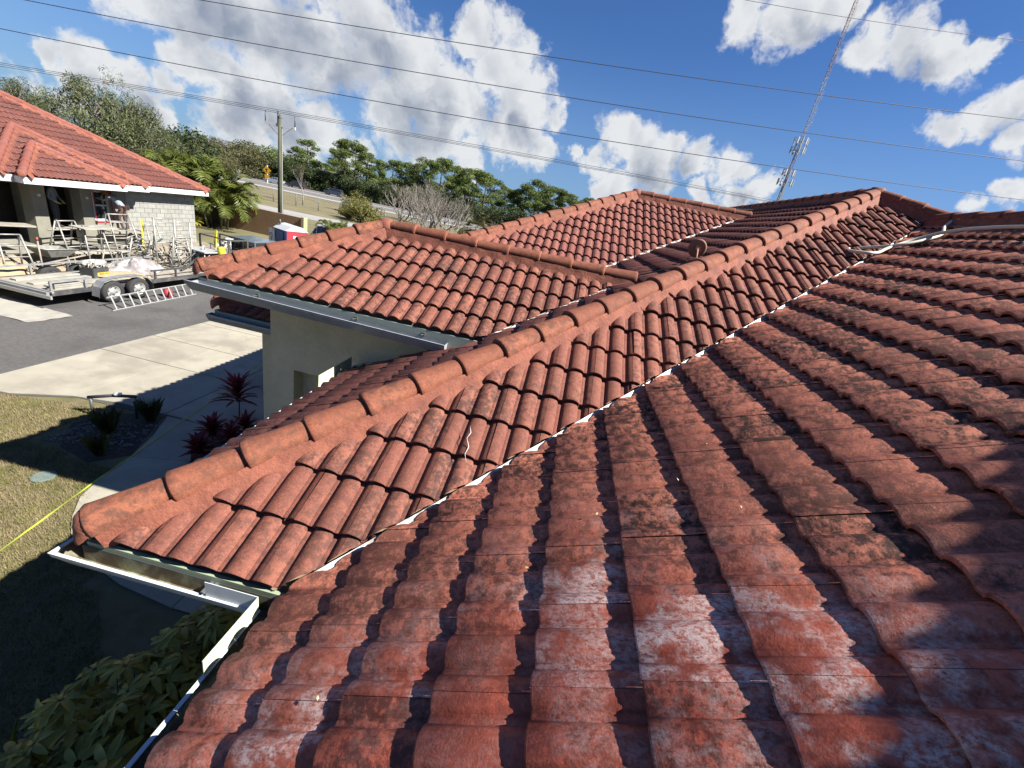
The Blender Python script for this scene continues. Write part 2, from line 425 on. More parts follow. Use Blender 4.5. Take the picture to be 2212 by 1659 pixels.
def ridge_run(roof, a, b, n_hint, exposure=0.42, mat=None, r0=0.115, h0=0.10, first_cap=True, lo=False):
    """barrel ridge tiles from low end a to high end b (points on the ridge line of the deck)"""
    mat = mat or T_RIDGE
    a = Vector(a); b = Vector(b); d = (b-a); L = d.length; d.normalize()
    side = Vector((d.y, -d.x, 0)).normalized(); up = side.cross(d)
    if up.z < 0: up = -up
    key = ('ridge', lo, mat.name)
    if key not in TM:
        ns = 7 if lo else 12; vs = []; fs = []
        rows = [(-0.010, r0-0.012, -0.024), (-0.012, r0+0.010, 0), (0.0, r0+0.018, 0.002), (0.03, r0+0.014, 0), (0.46, r0-0.018, -0.012)]
        for (x, r, dz) in rows:
            for k in range(ns+1):
                t = R(-12)+R(204)*k/ns
                cc, ss = math.cos(t), math.sin(t)
                vs.append((x, r*cc*1.0, r*ss*0.80+dz))
        for i in range(len(rows)-1):
            for k in range(ns): q = i*(ns+1)+k; fs.append((q, q+1, q+ns+2, q+ns+1))
        # nail hole plug
        me = bpy.data.meshes.new('ridge_tile'); me.from_pydata(vs, [], fs); me.materials.append(mat)
        me.polygons.foreach_set('use_smooth', [True]*len(fs)); me.update()
        TM[key] = me
    me = TM[key]
    n = max(1, int(round(L/exposure))); e = L/n
    for i in range(n):
        jt = random.uniform(-1, 1)
        p = a+d*(i*e+jt*.006)+up*(h0+jt*0.006)
        yy = (side+d*jt*0.025).normalized()
        xx = d; zz = xx.cross(yy)
        if zz.z < 0: yy = -yy; zz = xx.cross(yy)
        yy = zz.cross(xx)
        Mx = Matrix((xx, yy, zz)).transposed().to_4x4(); Mx.translation = p
        Mx = Mx @ Matrix.Rotation(-0.03, 4, 'Y')
        link('ridge_tile', me, roof, None, Mx)
    if first_cap:
        m = MB(); vs = []; rings = 6; ns = 10
        for r in range(rings+1):
            ph = math.pi/2*r/rings
            for k in range(ns+1):
                t = R(-12)+R(204)*k/ns
                rr = (r0+0.008)*math.cos(ph*0.86)
                p = a+d*(-0.11*math.sin(ph)-0.0)+up*(h0+rr*math.sin(t)*0.8-0.07*math.sin(ph)**2)+side*rr*math.cos(t)
                p += Vector((mnoise.noise(p*14), mnoise.noise(p*14+Vector((5, 0, 0))), mnoise.noise(p*14+Vector((0, 5, 0)))))*0.012*(r > 0)
                vs.append(p)
        fs = [(i*(ns+1)+k, i*(ns+1)+k+1, (i+1)*(ns+1)+k+1, (i+1)*(ns+1)+k) for i in range(rings) for k in range(ns)]
        obj('mortar_plug', vs, fs, MORTAR, roof, True)
def mortar_band(roof, a, b, downs, reach=0.20, h0=0.118, step=0.04, name='mortar_bed', taper=False):
    """sloping mortar beds on the sides of a ridge; downs: list of unit vectors (perpendicular to the ridge, along each roof face)"""
    a = Vector(a); b = Vector(b); d = b-a; L = d.length; d.normalize(); n = max(4, int(L/step))
    for dn, nrm in downs:
        vs = []; m = 6
        for i in range(n+1):
            base = a+d*(L*i/n)
            for k in range(m+1):
                t = k/m
                rc = 0.12+(reach-0.12)*min(1, (L*i/n)/0.30) if taper else reach
                off = 0.078+(rc-0.078)*t
                hgt = (h0+0.005)*(1-t)**1.15-0.004*t+0.0
                p = base+dn*off+nrm*(hgt)
                q = p*5.0
                p += nrm*(mnoise.noise(q)*0.018*(0.3+t))+nrm*mnoise.noise(p*17)*0.009+dn*mnoise.noise(p*9)*0.014*t
                vs.append(p)
        fs = [(i*(m+1)+k, i*(m+1)+k+1, (i+1)*(m+1)+k+1, (i+1)*(m+1)+k) for i in range(n) for k in range(m)]
        obj(name, vs, fs, MORTAR, roof, True)
def face_down(d, nrm):   # direction in a roof face, perpendicular to ridge direction d, pointing down
    t = nrm.cross(d).normalized()
    return t if t.z < 0 else -t

# ------------------------------------------------------------------ THE HOUSE
XA, YB, XP = -1.139, 1.731, -2.443
XE, YE, ZE = -4.419, 4.831, 0.837
X3 = Vector((1, 0, 0)); Y3 = Vector((0, 1, 0)); Z3 = Vector((0, 0, 1))
house = empty('house', (0, 0, GZ), 0, 'stucco house under the orange barrel tile roof that the picture is taken from', 'house')
hz = Vector((0, 0, -GZ))
roof = bpy.data.objects.new('roof', None)
def hpar(o): o.parent = house; o.location = o.location-Vector((0, 0, GZ)); return o
PLY = material('plywood', (0.30, 0.20, 0.12), 0.8, 0.2, 5)
FASCIA = material('fascia_pale_green', (0.34, 0.40, 0.27), 0.45, 0.06, 4, dark=(0.3, 0.33, 0.24), damt=0.15, dscale=5)
FASCIA_G = material('fascia_grey_green', (0.33, 0.38, 0.33), 0.5, 0.06, 4, dark=(0.2, 0.22, 0.19), damt=0.15, dscale=5)
GUTTER_W = material('gutter_white', (0.62, 0.66, 0.68), 0.32, 0.05, 4, dark=(0.35, 0.33, 0.26), damt=0.2, dscale=7)
GUTTER_G = material('gutter_grey', (0.36, 0.385, 0.41), 0.35, 0.10, 10, dark=(0.22, 0.20, 0.20), damt=0.35, dscale=9)
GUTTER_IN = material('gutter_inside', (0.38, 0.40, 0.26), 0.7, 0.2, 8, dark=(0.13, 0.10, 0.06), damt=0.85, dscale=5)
ROOF_METAL = FLASH = material('valley_metal', (0.66, 0.66, 0.63), 0.45, 0.15, 12, dark=(.25, .2, .15), damt=.5, dscale=14)
GUTTER_PALE = material('flashing_pale', (0.62, 0.68, 0.48), 0.4, 0.05)
STUCCO = material('stucco_tan', (0.86, 0.74, 0.49), 0.9, 0.10, 3, 2.6, 20, dark=(.70, .60, .40), damt=.4, dscale=1.5)

# planes
PA = Plane((XA, 0, 0), (0, 1, 0), (1, 0, 0))          # big slope under the camera, faces -x
PB = Plane((XA, YB, 0), (1, 0, 0), (0, 1, 0))         # between valley and hip, faces -y
PC = Plane((XP, YB, 0), (0, 1, 0), (1, 0, 0))         # left of the hip, faces -x
PE = Plane((XE, YE, ZE), (1, 0, 0), (0, 1, 0))        # raised wing, faces -y
PEW = Plane((XE, YE, ZE), (0, 1, 0), (1, 0, 0))       # raised wing, west end
XF, YF, HF = 1.276, 12.587, 3.30
FE = HF/S
PF = Plane((XF-FE, YF-FE, 0), (1, 0, 0), (0, 1, 0))   # far wing, faces -y
PFW = Plane((XF-FE, YF-FE, 0), (0, 1, 0), (1, 0, 0))  # far wing, west end
XR, ZR = 5.66, (5.66-XA)*S                             # ridge of the wing under the camera
XK, YK, ZK = XP+7.478, YB+7.478, 7.478*S               # main peak
XE2, YE2, ZE2 = XE+1.64, YE+1.64, ZE+1.64*S            # peak of the raised wing
YEND = 30.0
#deck
dk = MB()
def deck(poly, n, off=-0.035): dk.add([Vector(q)+n*off for q in poly], [tuple(range(len(poly)))])
zA = lambda x: (x-XA)*S
yvr = YB+(XR-XA)
deck([(XA, -3, 0), (XR, -3, ZR), (XR, yvr, ZR), (XA, YB, 0)], PA.n)
deck([(XR, -3, ZR), (XR+6.8, -3, 0), (XR+6.8, YB, 0), (XR, yvr, ZR)], Vector((S, 0, 1)).normalized())
deck([(XP, YB, 0), (XA, YB, 0), (XR, yvr, ZR), (XK+(YK-yvr), yvr, ZR), (XK, YK, ZK)], PB.n)
deck([(XR, yvr, ZR), (XR+6.8, YB, 0), (XK+7.478, YB, 0), (XK, YK, ZK)], PB.n)
deck([(XP, YB, 0), (XK, YK, ZK), (XK, YEND, ZK), (XP, YEND, 0)], PC.n)
deck([(XK, YK, ZK), (XK+7.478, YB, 0), (XK+7.478, YEND, 0), (XK, YEND, ZK)], Vector((S, 0, 1)).normalized())
deck([(XE, YE, ZE), (XP+ZE/S, YE, ZE), (XP+ZE2/S, YE2, ZE2), (XE2, YE2, ZE2)], PE.n)
deck([(XE, YE, ZE), (XE2, YE2, ZE2), (XE, YE2+1.64, ZE)], PEW.n)
deck([(XE2, YE2, ZE2), (XP+ZE2/S, YE2, ZE2), (XP+ZE/S, YE2+1.64, ZE), (XE, YE2+1.64, ZE)], Vector((0, S, 1)).normalized())
deck([(XF-FE, YF-FE, 0), (XP, YF-FE, 0), (XP+HF/S, YF, HF), (XF, YF, HF)], PF.n)
deck([(XF-FE, YF-FE, 0), (XF, YF, HF), (XF-FE, YF+FE, 0)], PFW.n)
deck([(XF, YF, HF), (XP+HF/S, YF, HF), (XP, YF+FE, 0), (XF-FE, YF+FE, 0)], Vector((0, S, 1)).normalized())
roof = dk.build('roof', PLY)
hpar(roof)
roofH = bpy.data.objects  # children of roof use world coordinates because house sits at z offset only through roof location
# tiles
def uvhp(pl, p, q, keep):   # half plane through world points p,q keeping the side of world point keep
    a = pl.uv(p); b = pl.uv(q); k = pl.uv(keep); n = Vector((b[1]-a[1], -(b[0]-a[0]))).normalized()
    if (k[0]-a[0])*n.x+(k[1]-a[1])*n.y > 0: n = -n
    return (a[0], a[1], n.x, n.y)
def sh(h, d): return (h[0]-h[2]*d, h[1]-h[3]*d, h[2], h[3])
vA = uvhp(PA, (XA, YB, 0), (XR, yvr, ZR), (3, 0, zA(3)))
lay_tiles('house', PA, [sh(vA, 0.012), (0, (XR-XA)*CL-.05, 0, 1), (-1.6, 0, -1, 0)], T_DIRTY_LIGHTENED, -1.8, 32, 20, phase=0.012)
vB = uvhp(PB, (XA, YB, 0), (XR, yvr, ZR), (XP+1, YB+.5, .2)); hB = uvhp(PB, (XP, YB, 0), (XK, YK, ZK), (XA, YB, 0)); hB2 = uvhp(PB, (XK, YK, ZK), (XK+1, YK-1, ZK-S), (XA, YB, 0))
lay_tiles('house', PB, [sh(vB, 0.045), sh(hB, 0.06), sh(hB2, .06)], T_CLEAN, -1.50, 27, 22, phase=-0.118)
hC = uvhp(PC, (XP, YB, 0), (XK, YK, ZK), (XP, YB+2, 0))
def hpC(u, v):
    p = PC.P(u, v); x, y, z = p
    base = [sh(hC, 0.06), (0, 7.478*CL-.05, 0, 1), (18.5, 0, 1, 0)]
    if y < YE2: 
        if ZE+(y-YE)*S-z > 0.30 and y > YE: return None
        if y > YE-0.3 and z > ZE-.2: base.append(sh(uvhp(PC, (XP+ZE/S, YE, ZE), (XP+ZE2/S, YE2, ZE2), (XP+3, YE, 3*S)), 0.03))
        return base
    if y < 7.9:
        return base+[sh(uvhp(PC, (XP+ZE2/S, YE2, ZE2), (XP+ZE/S, YE2+1.64, ZE), (XP+3, 9, 3*S)), .03)] if ZE2-(y-YE2)*S-z < .3 else None
    if y < YF:
        zf = (y-(YF-FE))*S
        if zf-z > 0.30: return None
        return base+[sh(uvhp(PC, (XP, YF-FE, 0), (XP+FE, YF, HF), (XP+5, YF-4, 5*S)), 0.03)]
    zf = HF-(y-YF)*S
    if zf-z > .3: return None
    return base+[sh(uvhp(PC, (XP+FE, YF, HF), (XP, YF+FE, 0), (XP+5, YF+5, 5*S)), .03)]
lay_tiles('house', PC, hpC, T_FAR, 0, 56, 22, phase=-0.1)
vE = uvhp(PE, (XP+ZE/S, YE, ZE), (XP+ZE2/S, YE2, ZE2), (XE2, YE2-1, ZE2-S)); hE = uvhp(PE, (XE, YE, ZE), (XE2, YE2, ZE2), (XE2+1, YE, ZE))
lay_tiles('house', PE, [sh(vE, 0.03), sh(hE, 0.06), (0, 1.64*CL-.03, 0, 1)], T_CLEAN, 0.0, 16, 5, phase=0.01)
hEW = uvhp(PEW, (XE, YE, ZE), (XE2, YE2, ZE2), (XE, YE2, ZE)); hEW2 = uvhp(PEW, (XE, YE2+1.64, ZE), (XE2, YE2, ZE2), (XE, YE2, ZE))
lay_tiles('house', PEW, [sh(hEW, 0.09), sh(hEW2, .09)], T_FAR, 0.0, 10, 5)
vF = uvhp(PF, (XP, YF-FE, 0), (XP+FE, YF, HF), (XF, YF-1, HF-S)); hF = uvhp(PF, (XF-FE, YF-FE, 0), (XF, YF, HF), (XF, YF-1, HF-S))
def hpF(u, v):
    p = PF.P(u, v)
    if XE+.6 < p.x < XP+1 and p.z < ZE2-abs(p.y-YE2)*S-.25: return None
    if p.y < YE2-.2 and p.x > -3.9: return None
    return [sh(vF, 0.03), sh(hF, 0.06), (0, FE*CL-.03, 0, 1)]
lay_tiles('house', PF, hpF, T_FAR, 0.0, 30, 20, phase=0.05)
hFW = uvhp(PFW, (XF-FE, YF-FE, 0), (XF, YF, HF), (XF-FE, YF, 0))
lay_tiles('house', PFW, [sh(hFW, 0.09), (0, FE*CL-.03, 0, 1), uvhp(PFW, (XF-FE, YF+FE, 0), (XF, YF, HF), (XF-FE, YF, 0))], T_FAR, 0.0, 38, 20)
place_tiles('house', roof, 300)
# the children of roof are laid in world coordinates
# ridges
nE_ = Vector((0, S, 1)).normalized(); nW_ = Vector((S, 0, 1)).normalized()
def hipline(a, b, na, nb, first=True, exposure=.42, lo=False, reach=.20):
    a = Vector(a); b = Vector(b); d = (b-a).normalized()
    ridge_run(roof, a, b, 0, exposure, first_cap=first, lo=lo)
    mortar_band(roof, a, b, [(face_down(d, n), n) for n in (na, nb)], reach=reach, taper=first)
hd = Vector((1, 1, S)).normalized()
hipline(Vector((XP, YB, 0))+hd*0.06, Vector((XK, YK, ZK))-hd*.05, PB.n, PC.n)
hipline((XK, YK, ZK), (XK, YEND, ZK), PC.n, nW_, False)
hipline(Vector((XR+.12, yvr-.12, ZR+.04)), (XK, YK, ZK), PB.n, nW_, False)
ridge_run(roof, (XR, -2.5, ZR), (XR, yvr-.1, ZR), 0, first_cap=False); mortar_band(roof, (XR, -2.5, ZR), (XR, yvr, ZR), [(face_down(Y3, PA.n), PA.n)], reach=.22)
hipline(Vector((XE, YE, ZE))+hd*.06, Vector((XE2, YE2, ZE2))-hd*.05, PE.n, PEW.n)
hipline((XP+ZE2/S+.1, YE2, ZE2), (XE2, YE2, ZE2), PE.n, nE_, False, 0.44)
hipline(Vector((XF-FE, YF-FE, 0))+hd*.06, Vector((XF, YF, HF))-hd*.05, PF.n, PFW.n, lo=True)
hipline((XP+FE+.1, YF, HF), (XF, YF, HF), PF.n, nE_, False, 0.44)
# mortar knobs where hips meet
for p in ((XK, YK, ZK), (XE2, YE2, ZE2), (XF, YF, HF)):
    m = MB(); m.lathe([(0.15, 0.02), (0.14, 0.12), (0.10, 0.185), (0.03, 0.20)], p, 12); m.build('mortar_joint', MORTAR, roof, True)
# valley flashings
def flashing(a, b, pa, pb, wid=0.05, lift=0.014):
    a = Vector(a); b = Vector(b); d = (b-a).normalized()
    vs = []; n = int((b-a).length/0.12)
    ua = face_down(d, pa); ub = face_down(d, pb)
    if ua.z < 0: ua = -ua
    if ub.z < 0: ub = -ub
    for i in range(n+1):
        p = a+(b-a)*i/n; jt = mnoise.noise(p*4)*.006
        vs += [p+ua*(wid+jt)+pa*(lift+.01), p+Z3*(lift-.004), p+ub*(wid+jt)+pb*(lift+.01)]
    fs = [(i*3+k, i*3+k+1, i*3+k+4, i*3+k+3) for i in range(n) for k in range(2)]
    obj('valley_flashing', vs, fs, FLASH, roof)
flashing((XA, YB, 0), (XR, yvr, ZR), PA.n, PB.n, 0.038, 0.018)
flashing((XP+ZE/S, YE, ZE), (XP+ZE2/S, YE2, ZE2), PE.n, PC.n)
flashing((XP, YF-FE, 0), (XP+FE, YF, HF), PF.n, PC.n, 0.06, 0.03)

# white crack and mortar smears on the tiles of the middle slope
def onBp(x, y, n): return Vector((x, y, (y-YB)*S))+PB.n*n
CR = material('lime_white', (.75, .72, .68), .8)
cp = [(-.46, 2.98), (-.44, 2.93), (-.455, 2.88), (-.42, 2.82), (-.43, 2.76), (-.40, 2.70)]
m = MB(); m.tube([onBp(x, y, .078+.008*(i < 3)) for i, (x, y) in enumerate(cp)], [.001, .003, .002, .003, .002, .001], 5); m.build('tile_crack', CR, roof, True)

# walls
def hbox(name, x0, x1, y0, y1, z0, z1, mat, parent=house):
    m = MB(); m.box(((x0+x1)/2, (y0+y1)/2, (z0+z1)/2-GZ), (x1-x0, y1-y0, z1-z0)); return m.build(name, mat, parent)
# raised wing wall with a square opening
wm = MB()
def wq(x0, x1, z0, z1, y=5.33): wm.add([(x0, y, z0-GZ), (x1, y, z0-GZ), (x1, y, z1-GZ), (x0, y, z1-GZ)], [(0, 1, 2, 3)])
wx0, wx1, wz0, wz1 = -3.50, -3.05, -1.35, -0.37
wq(-3.85, wx0, GZ, 0.92); wq(wx0, wx1, wz1, 0.92); wq(wx0, wx1, GZ, wz0); wq(wx1, 0.8, GZ, 0.92)
dp = 0.22
wm.add([(wx0, 5.33, wz0-GZ), (wx0, 5.33+dp, wz0-GZ), (wx0, 5.33+dp, wz1-GZ), (wx0, 5.33, wz1-GZ), (wx1, 5.33, wz0-GZ), (wx1, 5.33+dp, wz0-GZ), (wx1, 5.33+dp, wz1-GZ), (wx1, 5.33, wz1-GZ)],
       [(0, 1, 2, 3), (4, 7, 6, 5), (0, 4, 5, 1), (3, 2, 6, 7), (1, 5, 6, 2)])
wm.add([(-3.85, 5.33, 0), (-3.85, 7.7, 0), (-3.85, 7.7, .92-GZ), (-3.85, 5.33, .92-GZ)], [(0, 3, 2, 1)])
wm.build('wall', STUCCO, house)
hbox('wall', -4.85, 4.6, 6.5, 19, GZ, -0.12, STUCCO)
hbox('wall', -1.95, 4.55, 2.3, 6.4, GZ, -0.12, STUCCO)
hbox('wall', -0.63, 11.8, -3, 2.25, GZ, -0.12, STUCCO)
# soffits
SOF = material('soffit', (0.55, 0.56, 0.50), 0.7)
for (x0, x1, y0, y1, z) in ((XA+.03, -0.6, -3, YB, -0.16), (XP+.03, XA, YB+.03, 2.35, -0.16), (XP+.03, -1.9, 2.35, 6.4, -0.16), (XE+.03, .5, YE+.03, 5.36, ZE-.16), (XE+.03, -3.82, 5.36, 8, ZE-.16)):
    hbox('soffit', x0, x1, y0, y1, z, z+.015, SOF)
# fascias and gutters; a gutter is a U-profile with a rolled lip
def fascia(a, b, out, mat, h=0.19, t=0.025, top=-0.012):
    a = Vector(a)-Vector((0, 0, GZ)); b = Vector(b)-Vector((0, 0, GZ)); o = Vector(out)
    poly = [Vector((0, 0, top)), o*t+Vector((0, 0, top)), o*t+Vector((0, 0, top-h)), Vector((0, 0, top-h))]
    m = MB(); m.prism(poly, a, b); return m.build('fascia', mat, house)
def gutter(a, b, out, mat, matin, zt=-0.05, w=0.13, h=0.11, caps=(True, True), mit=(0, 0)):
    a = Vector(a)-Vector((0, 0, GZ)); b = Vector(b)-Vector((0, 0, GZ)); o = Vector(out); z = lambda v: Vector((0, 0, v))
    pr = [(0.027, 0.005), (0.027, -h), (w*.62, -h), (w*.80, -h*.62), (w*.97, -h*.30), (w, -0.012), (w+.004, 0.0), (w-.016, 0.0), (w-.016, -.008)]
    inner = [(0.031, 0.005), (0.031, -h+.004), (w*.60, -h+.004), (w*.78, -h*.60), (w*.95, -h*.28), (w-.018, -0.012)]
    m = MB()
    def strip(ps, mi):
        m.mat(mi); n = len(ps); dr = (b-a).normalized(); vs = [a+o*x+dr*(x*mit[0])+z(y+zt) for x, y in ps]+[b+o*x+dr*(x*mit[1])+z(y+zt) for x, y in ps]
        m.add(vs, [(i, i+1, n+i+1, n+i) for i in range(n-1)])
    strip(pr, 0); strip(inner, 1)
    for e, c in ((a, caps[0]), (b, caps[1])):
        if c: m.mat(0); m.add([e+o*x+z(y+zt) for x, y in pr[:7]], [tuple(range(7))])
    return m.build('gutter', [mat, matin], house)
fascia((XP, YB, 0), (XA, YB, 0), (0, -1, 0), FASCIA)
fascia((XP, YB, 0), (XP, YE+.5, 0), (-1, 0, 0), FASCIA)
fascia((XA, -3, 0), (XA, YB-.03, 0), (-1, 0, 0), FASCIA)
fascia((XE, YE, ZE), (XP+ZE/S+.1, YE, ZE), (0, -1, 0), FASCIA_G, 0.17)
fascia((XE, YE, ZE), (XE, YE2+1.64, ZE), (-1, 0, 0), FASCIA_G, 0.17)
fascia((XF-FE, YF-FE, 0), (-3.85, YF-FE, 0), (0, -1, 0), FASCIA_G)
fascia((XF-FE, YF-FE, 0), (XF-FE, YF+FE, 0), (-1, 0, 0), FASCIA_G)
gutter((XP, YB, 0), (XA, YB, 0), (0, -1, 0), GUTTER_W, GUTTER_IN, caps=(False, False), mit=(-1, -1))
gutter((XP, YB, 0), (XP, 5.30, 0), (-1, 0, 0), GUTTER_W, GUTTER_IN, caps=(False, True), mit=(-1, 0))
gutter((XA, YB, 0), (XA, -3, 0), (-1, 0, 0), GUTTER_W, GUTTER_IN, caps=(False, True), mit=(1, 0))
gutter((XE, YE, ZE), (-1.2, YE, ZE-.06), (0, -1, 0), GUTTER_G, GUTTER_G, zt=-.05, h=.12, w=.15, caps=(True, True), mit=(-.6, 0))
gutter((XF-FE-.05, YF-FE, 0), (-3.86, YF-FE, 0), (0, -1, 0), GUTTER_G, GUTTER_G, zt=-.06, h=.12, w=.15)
# splash guard sheets at the inner corner
m = MB(); g = -GZ
def sheet(p, q, z0, z1, t, zq=None):
    p = Vector((p[0], p[1], 0)); q = Vector((q[0], q[1], 0)); d = (q-p).normalized(); nn = Vector((d.y, -d.x, 0))*t/2
    zq = z1 if zq is None else zq
    m.add([p-nn+Z3*(z0+g), q-nn+Z3*(z0+g), q-nn+Z3*(zq+g), p-nn+Z3*(z1+g), p+nn+Z3*(z0+g), q+nn+Z3*(z0+g), q+nn+Z3*(zq+g), p+nn+Z3*(z1+g)],
          [(0, 1, 2, 3), (4, 7, 6, 5), (0, 4, 5, 1), (1, 5, 6, 2), (2, 6, 7, 3), (3, 7, 4, 0)])
sheet((-1.585, YB-.118), (XA-.122, YB-.118), -0.06, 0.055, .004); m.build('splash_guard', GUTTER_W, house); m = MB()
sheet((XA-.122, YB-.12), (XA-.122, YB-.50), -0.06, 0.055, .004)
m.build('splash_guard', GUTTER_PALE, house)
m = MB(); m.box((-1.62, YB-.07, -.055-GZ), (.02, .11, .01)); m.box((-1.59, YB-.07, -.052-GZ), (.02, .11, .006)); m.build('gutter_strap', material('galvanised', (.6, .61, .62), .3, .1, metal=.8), house)
for x in (-3.62, -2.35, -1.50):
    m = MB(); m.tube([(x, YE-.025, ZE-.075-GZ), (x, YE-.14, ZE-.055-GZ)], 0.008, 6); m.box((x, YE-.035, ZE-.07-GZ), (.035, .03, .045)); m.build('gutter_hanger', material('dark_metal', (.08, .085, .08), .5, .1), house)
# kick-out diverter against the raised wing wall
m = MB(); sheet((-2.575, 4.40), (-2.575, 5.20), -.06, .10, .004); m.build('splash_guard', GUTTER_PALE, house)
# downspout on the raised wing corner
m = MB(); m.tube([(-3.9, 5.9, .0-GZ), (-3.98, 5.9, -.35-GZ), (-3.95, 5.95, -.55-GZ), (-3.9, 6, -3.1-GZ)], .045, 10); m.build('downspout', GUTTER_G, house, True)

# added unseen gable, right of the camera, whose edge shades the tiles at lower right
UP = Vector((4.6, 0, 0)); k_ = -0.327
def zr(y): return 3.875+(y-1.944)*k_
m = MB(); 
for (y0, y1) in ((2.25, -2.6),):
    m.add([(4.6, y0, zr(y0)-GZ), (4.6, y1, zr(y1)-GZ), (9.4, y1, zr(y1)-GZ), (9.4, y0, zr(y0)-GZ), (4.6, y0, zr(y0)-.14-GZ), (4.6, y1, zr(y1)-.14-GZ), (9.4, y1, zr(y1)-.14-GZ), (9.4, y0, zr(y0)-.14-GZ)],
          [(0, 1, 2, 3), (4, 7, 6, 5), (0, 4, 5, 1), (1, 5, 6, 2), (2, 6, 7, 3), (3, 7, 4, 0)])
    z1 = zr(y1); y2 = y1-(y0-y1)
    m.add([(4.6, y1, z1-GZ), (4.6, y2, zr(y0)-GZ), (9.4, y2, zr(y0)-GZ), (9.4, y1, z1-GZ), (4.6, y1, z1-.14-GZ), (4.6, y2, zr(y0)-.14-GZ), (9.4, y2, zr(y0)-.14-GZ), (9.4, y1, z1-.14-GZ)],
          [(0, 1, 2, 3), (4, 7, 6, 5), (0, 4, 5, 1), (1, 5, 6, 2), (2, 6, 7, 3), (3, 7, 4, 0)])
m.build('shade_gable_roof', T_RIDGE, house)
m = MB(); 
m.add([(4.9, 1.9, 2.6-GZ), (4.9, -7.1, 2.6-GZ), (4.9, -7.1, zr(1.9)-.12-GZ), (4.9, -2.6, zr(-2.6)-.12-GZ), (4.9, 1.9, zr(1.9)-.12-GZ), (9.1, 1.9, 2.6-GZ), (9.1, -7.1, 2.6-GZ), (9.1, -7.1, zr(1.9)-.12-GZ), (9.1, -2.6, zr(-2.6)-.12-GZ), (9.1, 1.9, zr(1.9)-.12-GZ)],
      [(0, 1, 2, 3, 4), (5, 9, 8, 7, 6), (0, 4, 9, 5), (1, 6, 7, 2)])
m.build('wall', STUCCO, house)  # wall under the added gable roof, out of view

# ================================================================== GROUND, ROAD, PAVING
rng = random.Random(11)
GRASS = material('grass_ground', (0.14, 0.125, 0.050), 0.95, 0.35, 1.6, 0.8, 30, dark=(0.17, 0.135, 0.075), damt=0.6, dscale=3.5)
GRASS_FAR = material('grass_far', (0.145, 0.135, 0.058), 0.95, 0.25, 0.25, dark=(0.20, 0.155, 0.08), damt=0.6, dscale=0.35)
ASPH = material('asphalt', (0.108, 0.102, 0.098), 0.9, 0.25, 14, 0.9, 120, dark=(0.072, 0.068, 0.066), damt=0.55, dscale=.55)
CONC = material('concrete', (0.365, 0.335, 0.265), 0.85, 0.14, 1.3, 0.35, 90, dark=(0.26, 0.235, 0.185), damt=0.5, dscale=.9, rnd=0.07)
DIRT = material('dirt_sand', (0.26, 0.215, 0.155), 0.95, 0.3, 2.2, 1.4, 14, dark=(0.15, 0.115, 0.08), damt=0.5, dscale=1.5)
MULCH = material('mulch', (0.055, 0.042, 0.03), 0.95, 0.4, 12, 1.5, 30)
def sheet_grid(name, x0, x1, y0, y1, n, m, mat, dz=0.0, kind='structure', inside=None):
    vs = []; fs = []
    for j in range(m+1):
        for i in range(n+1):
            x = x0+(x1-x0)*i/n; y = y0+(y1-y0)*j/m; vs.append((x, y, ground_z(x, y)+dz))
    for j in range(m):
        for i in range(n):
            x = x0+(x1-x0)*(i+.5)/n; y = y0+(y1-y0)*(j+.5)/m
            if inside is None or inside(x, y): a = j*(n+1)+i; fs.append((a, a+1, a+n+2, a+n+1))
    return obj(name, vs, fs, mat, None, True, None, kind)
def axis(a, b, c, d, fine, coarse):   # not uniform axis values
    v = []; x = a
    while x < b: v.append(x); x += coarse
    x = b
    while x < c: v.append(x); x += fine
    x = c
    while x < d: v.append(x); x += coarse
    v.append(d); return v
xs = axis(-900, -40, 20, 900, 1.0, 43); ys = axis(-200, -15, 40, 1500, 1.0, 37)
vs = [(x, y, ground_z(x, y)) for y in ys for x in xs]; nx = len(xs)
fs = [(j*nx+i, j*nx+i+1, (j+1)*nx+i+1, (j+1)*nx+i) for j in range(len(ys)-1) for i in range(nx-1)]
obj('ground', vs, fs, GRASS_FAR, None, True, None, 'structure')
sheet_grid('lawn', -12.5, 1.5, -16, 8.0, 28, 48, GRASS, 0.006, inside=lambda x, y: x > -11.9 or True)
sheet_grid('road', -17.4, -11.78, -40, 21.0, 12, 60, ASPH, 0.012)
sheet_grid('dirt_yard', -24.0, -17.2, 6, 26, 20, 50, DIRT, 0.012, inside=lambda x, y: not (y > 21.6 and x < -19))
def slab(name, poly, z0, z1, mat, parent=None, kind=None, loc=(0, 0, 0)):
    m = MB(); n = len(poly); o = Vector(loc)
    area = sum(poly[i][0]*poly[(i+1) % n][1]-poly[(i+1) % n][0]*poly[i][1] for i in range(n))
    if area < 0: poly = poly[::-1]
    vs = [Vector((x, y, z0))-o for x, y in poly]+[Vector((x, y, z1))-o for x, y in poly]
    m.add(vs, [tuple(range(n))[::-1], tuple(range(n, 2*n))]+[(i, (i+1) % n, n+(i+1) % n, n+i) for i in range(n)])
    return m.build(name, mat, parent, kind=kind)
drive = slab('driveway', [(-11.78, 6.65), (-10.7, 6.72), (-9.7, 7.2), (-3.9, 7.4), (-3.9, 19), (-11.78, 19)], GZ-.1, GZ+.018, material('joint_dark', (0.08, 0.075, 0.06), 0.95, .2), kind='structure')
xsd = [-11.78, -9.84, -7.85, -5.9, -3.92]; ysd = [7.2, 9.46, 11.0, 12.8, 15.2]
def yl(x): return 6.66 if x < -11.7 else (7.2 if x < -9 else 7.38)
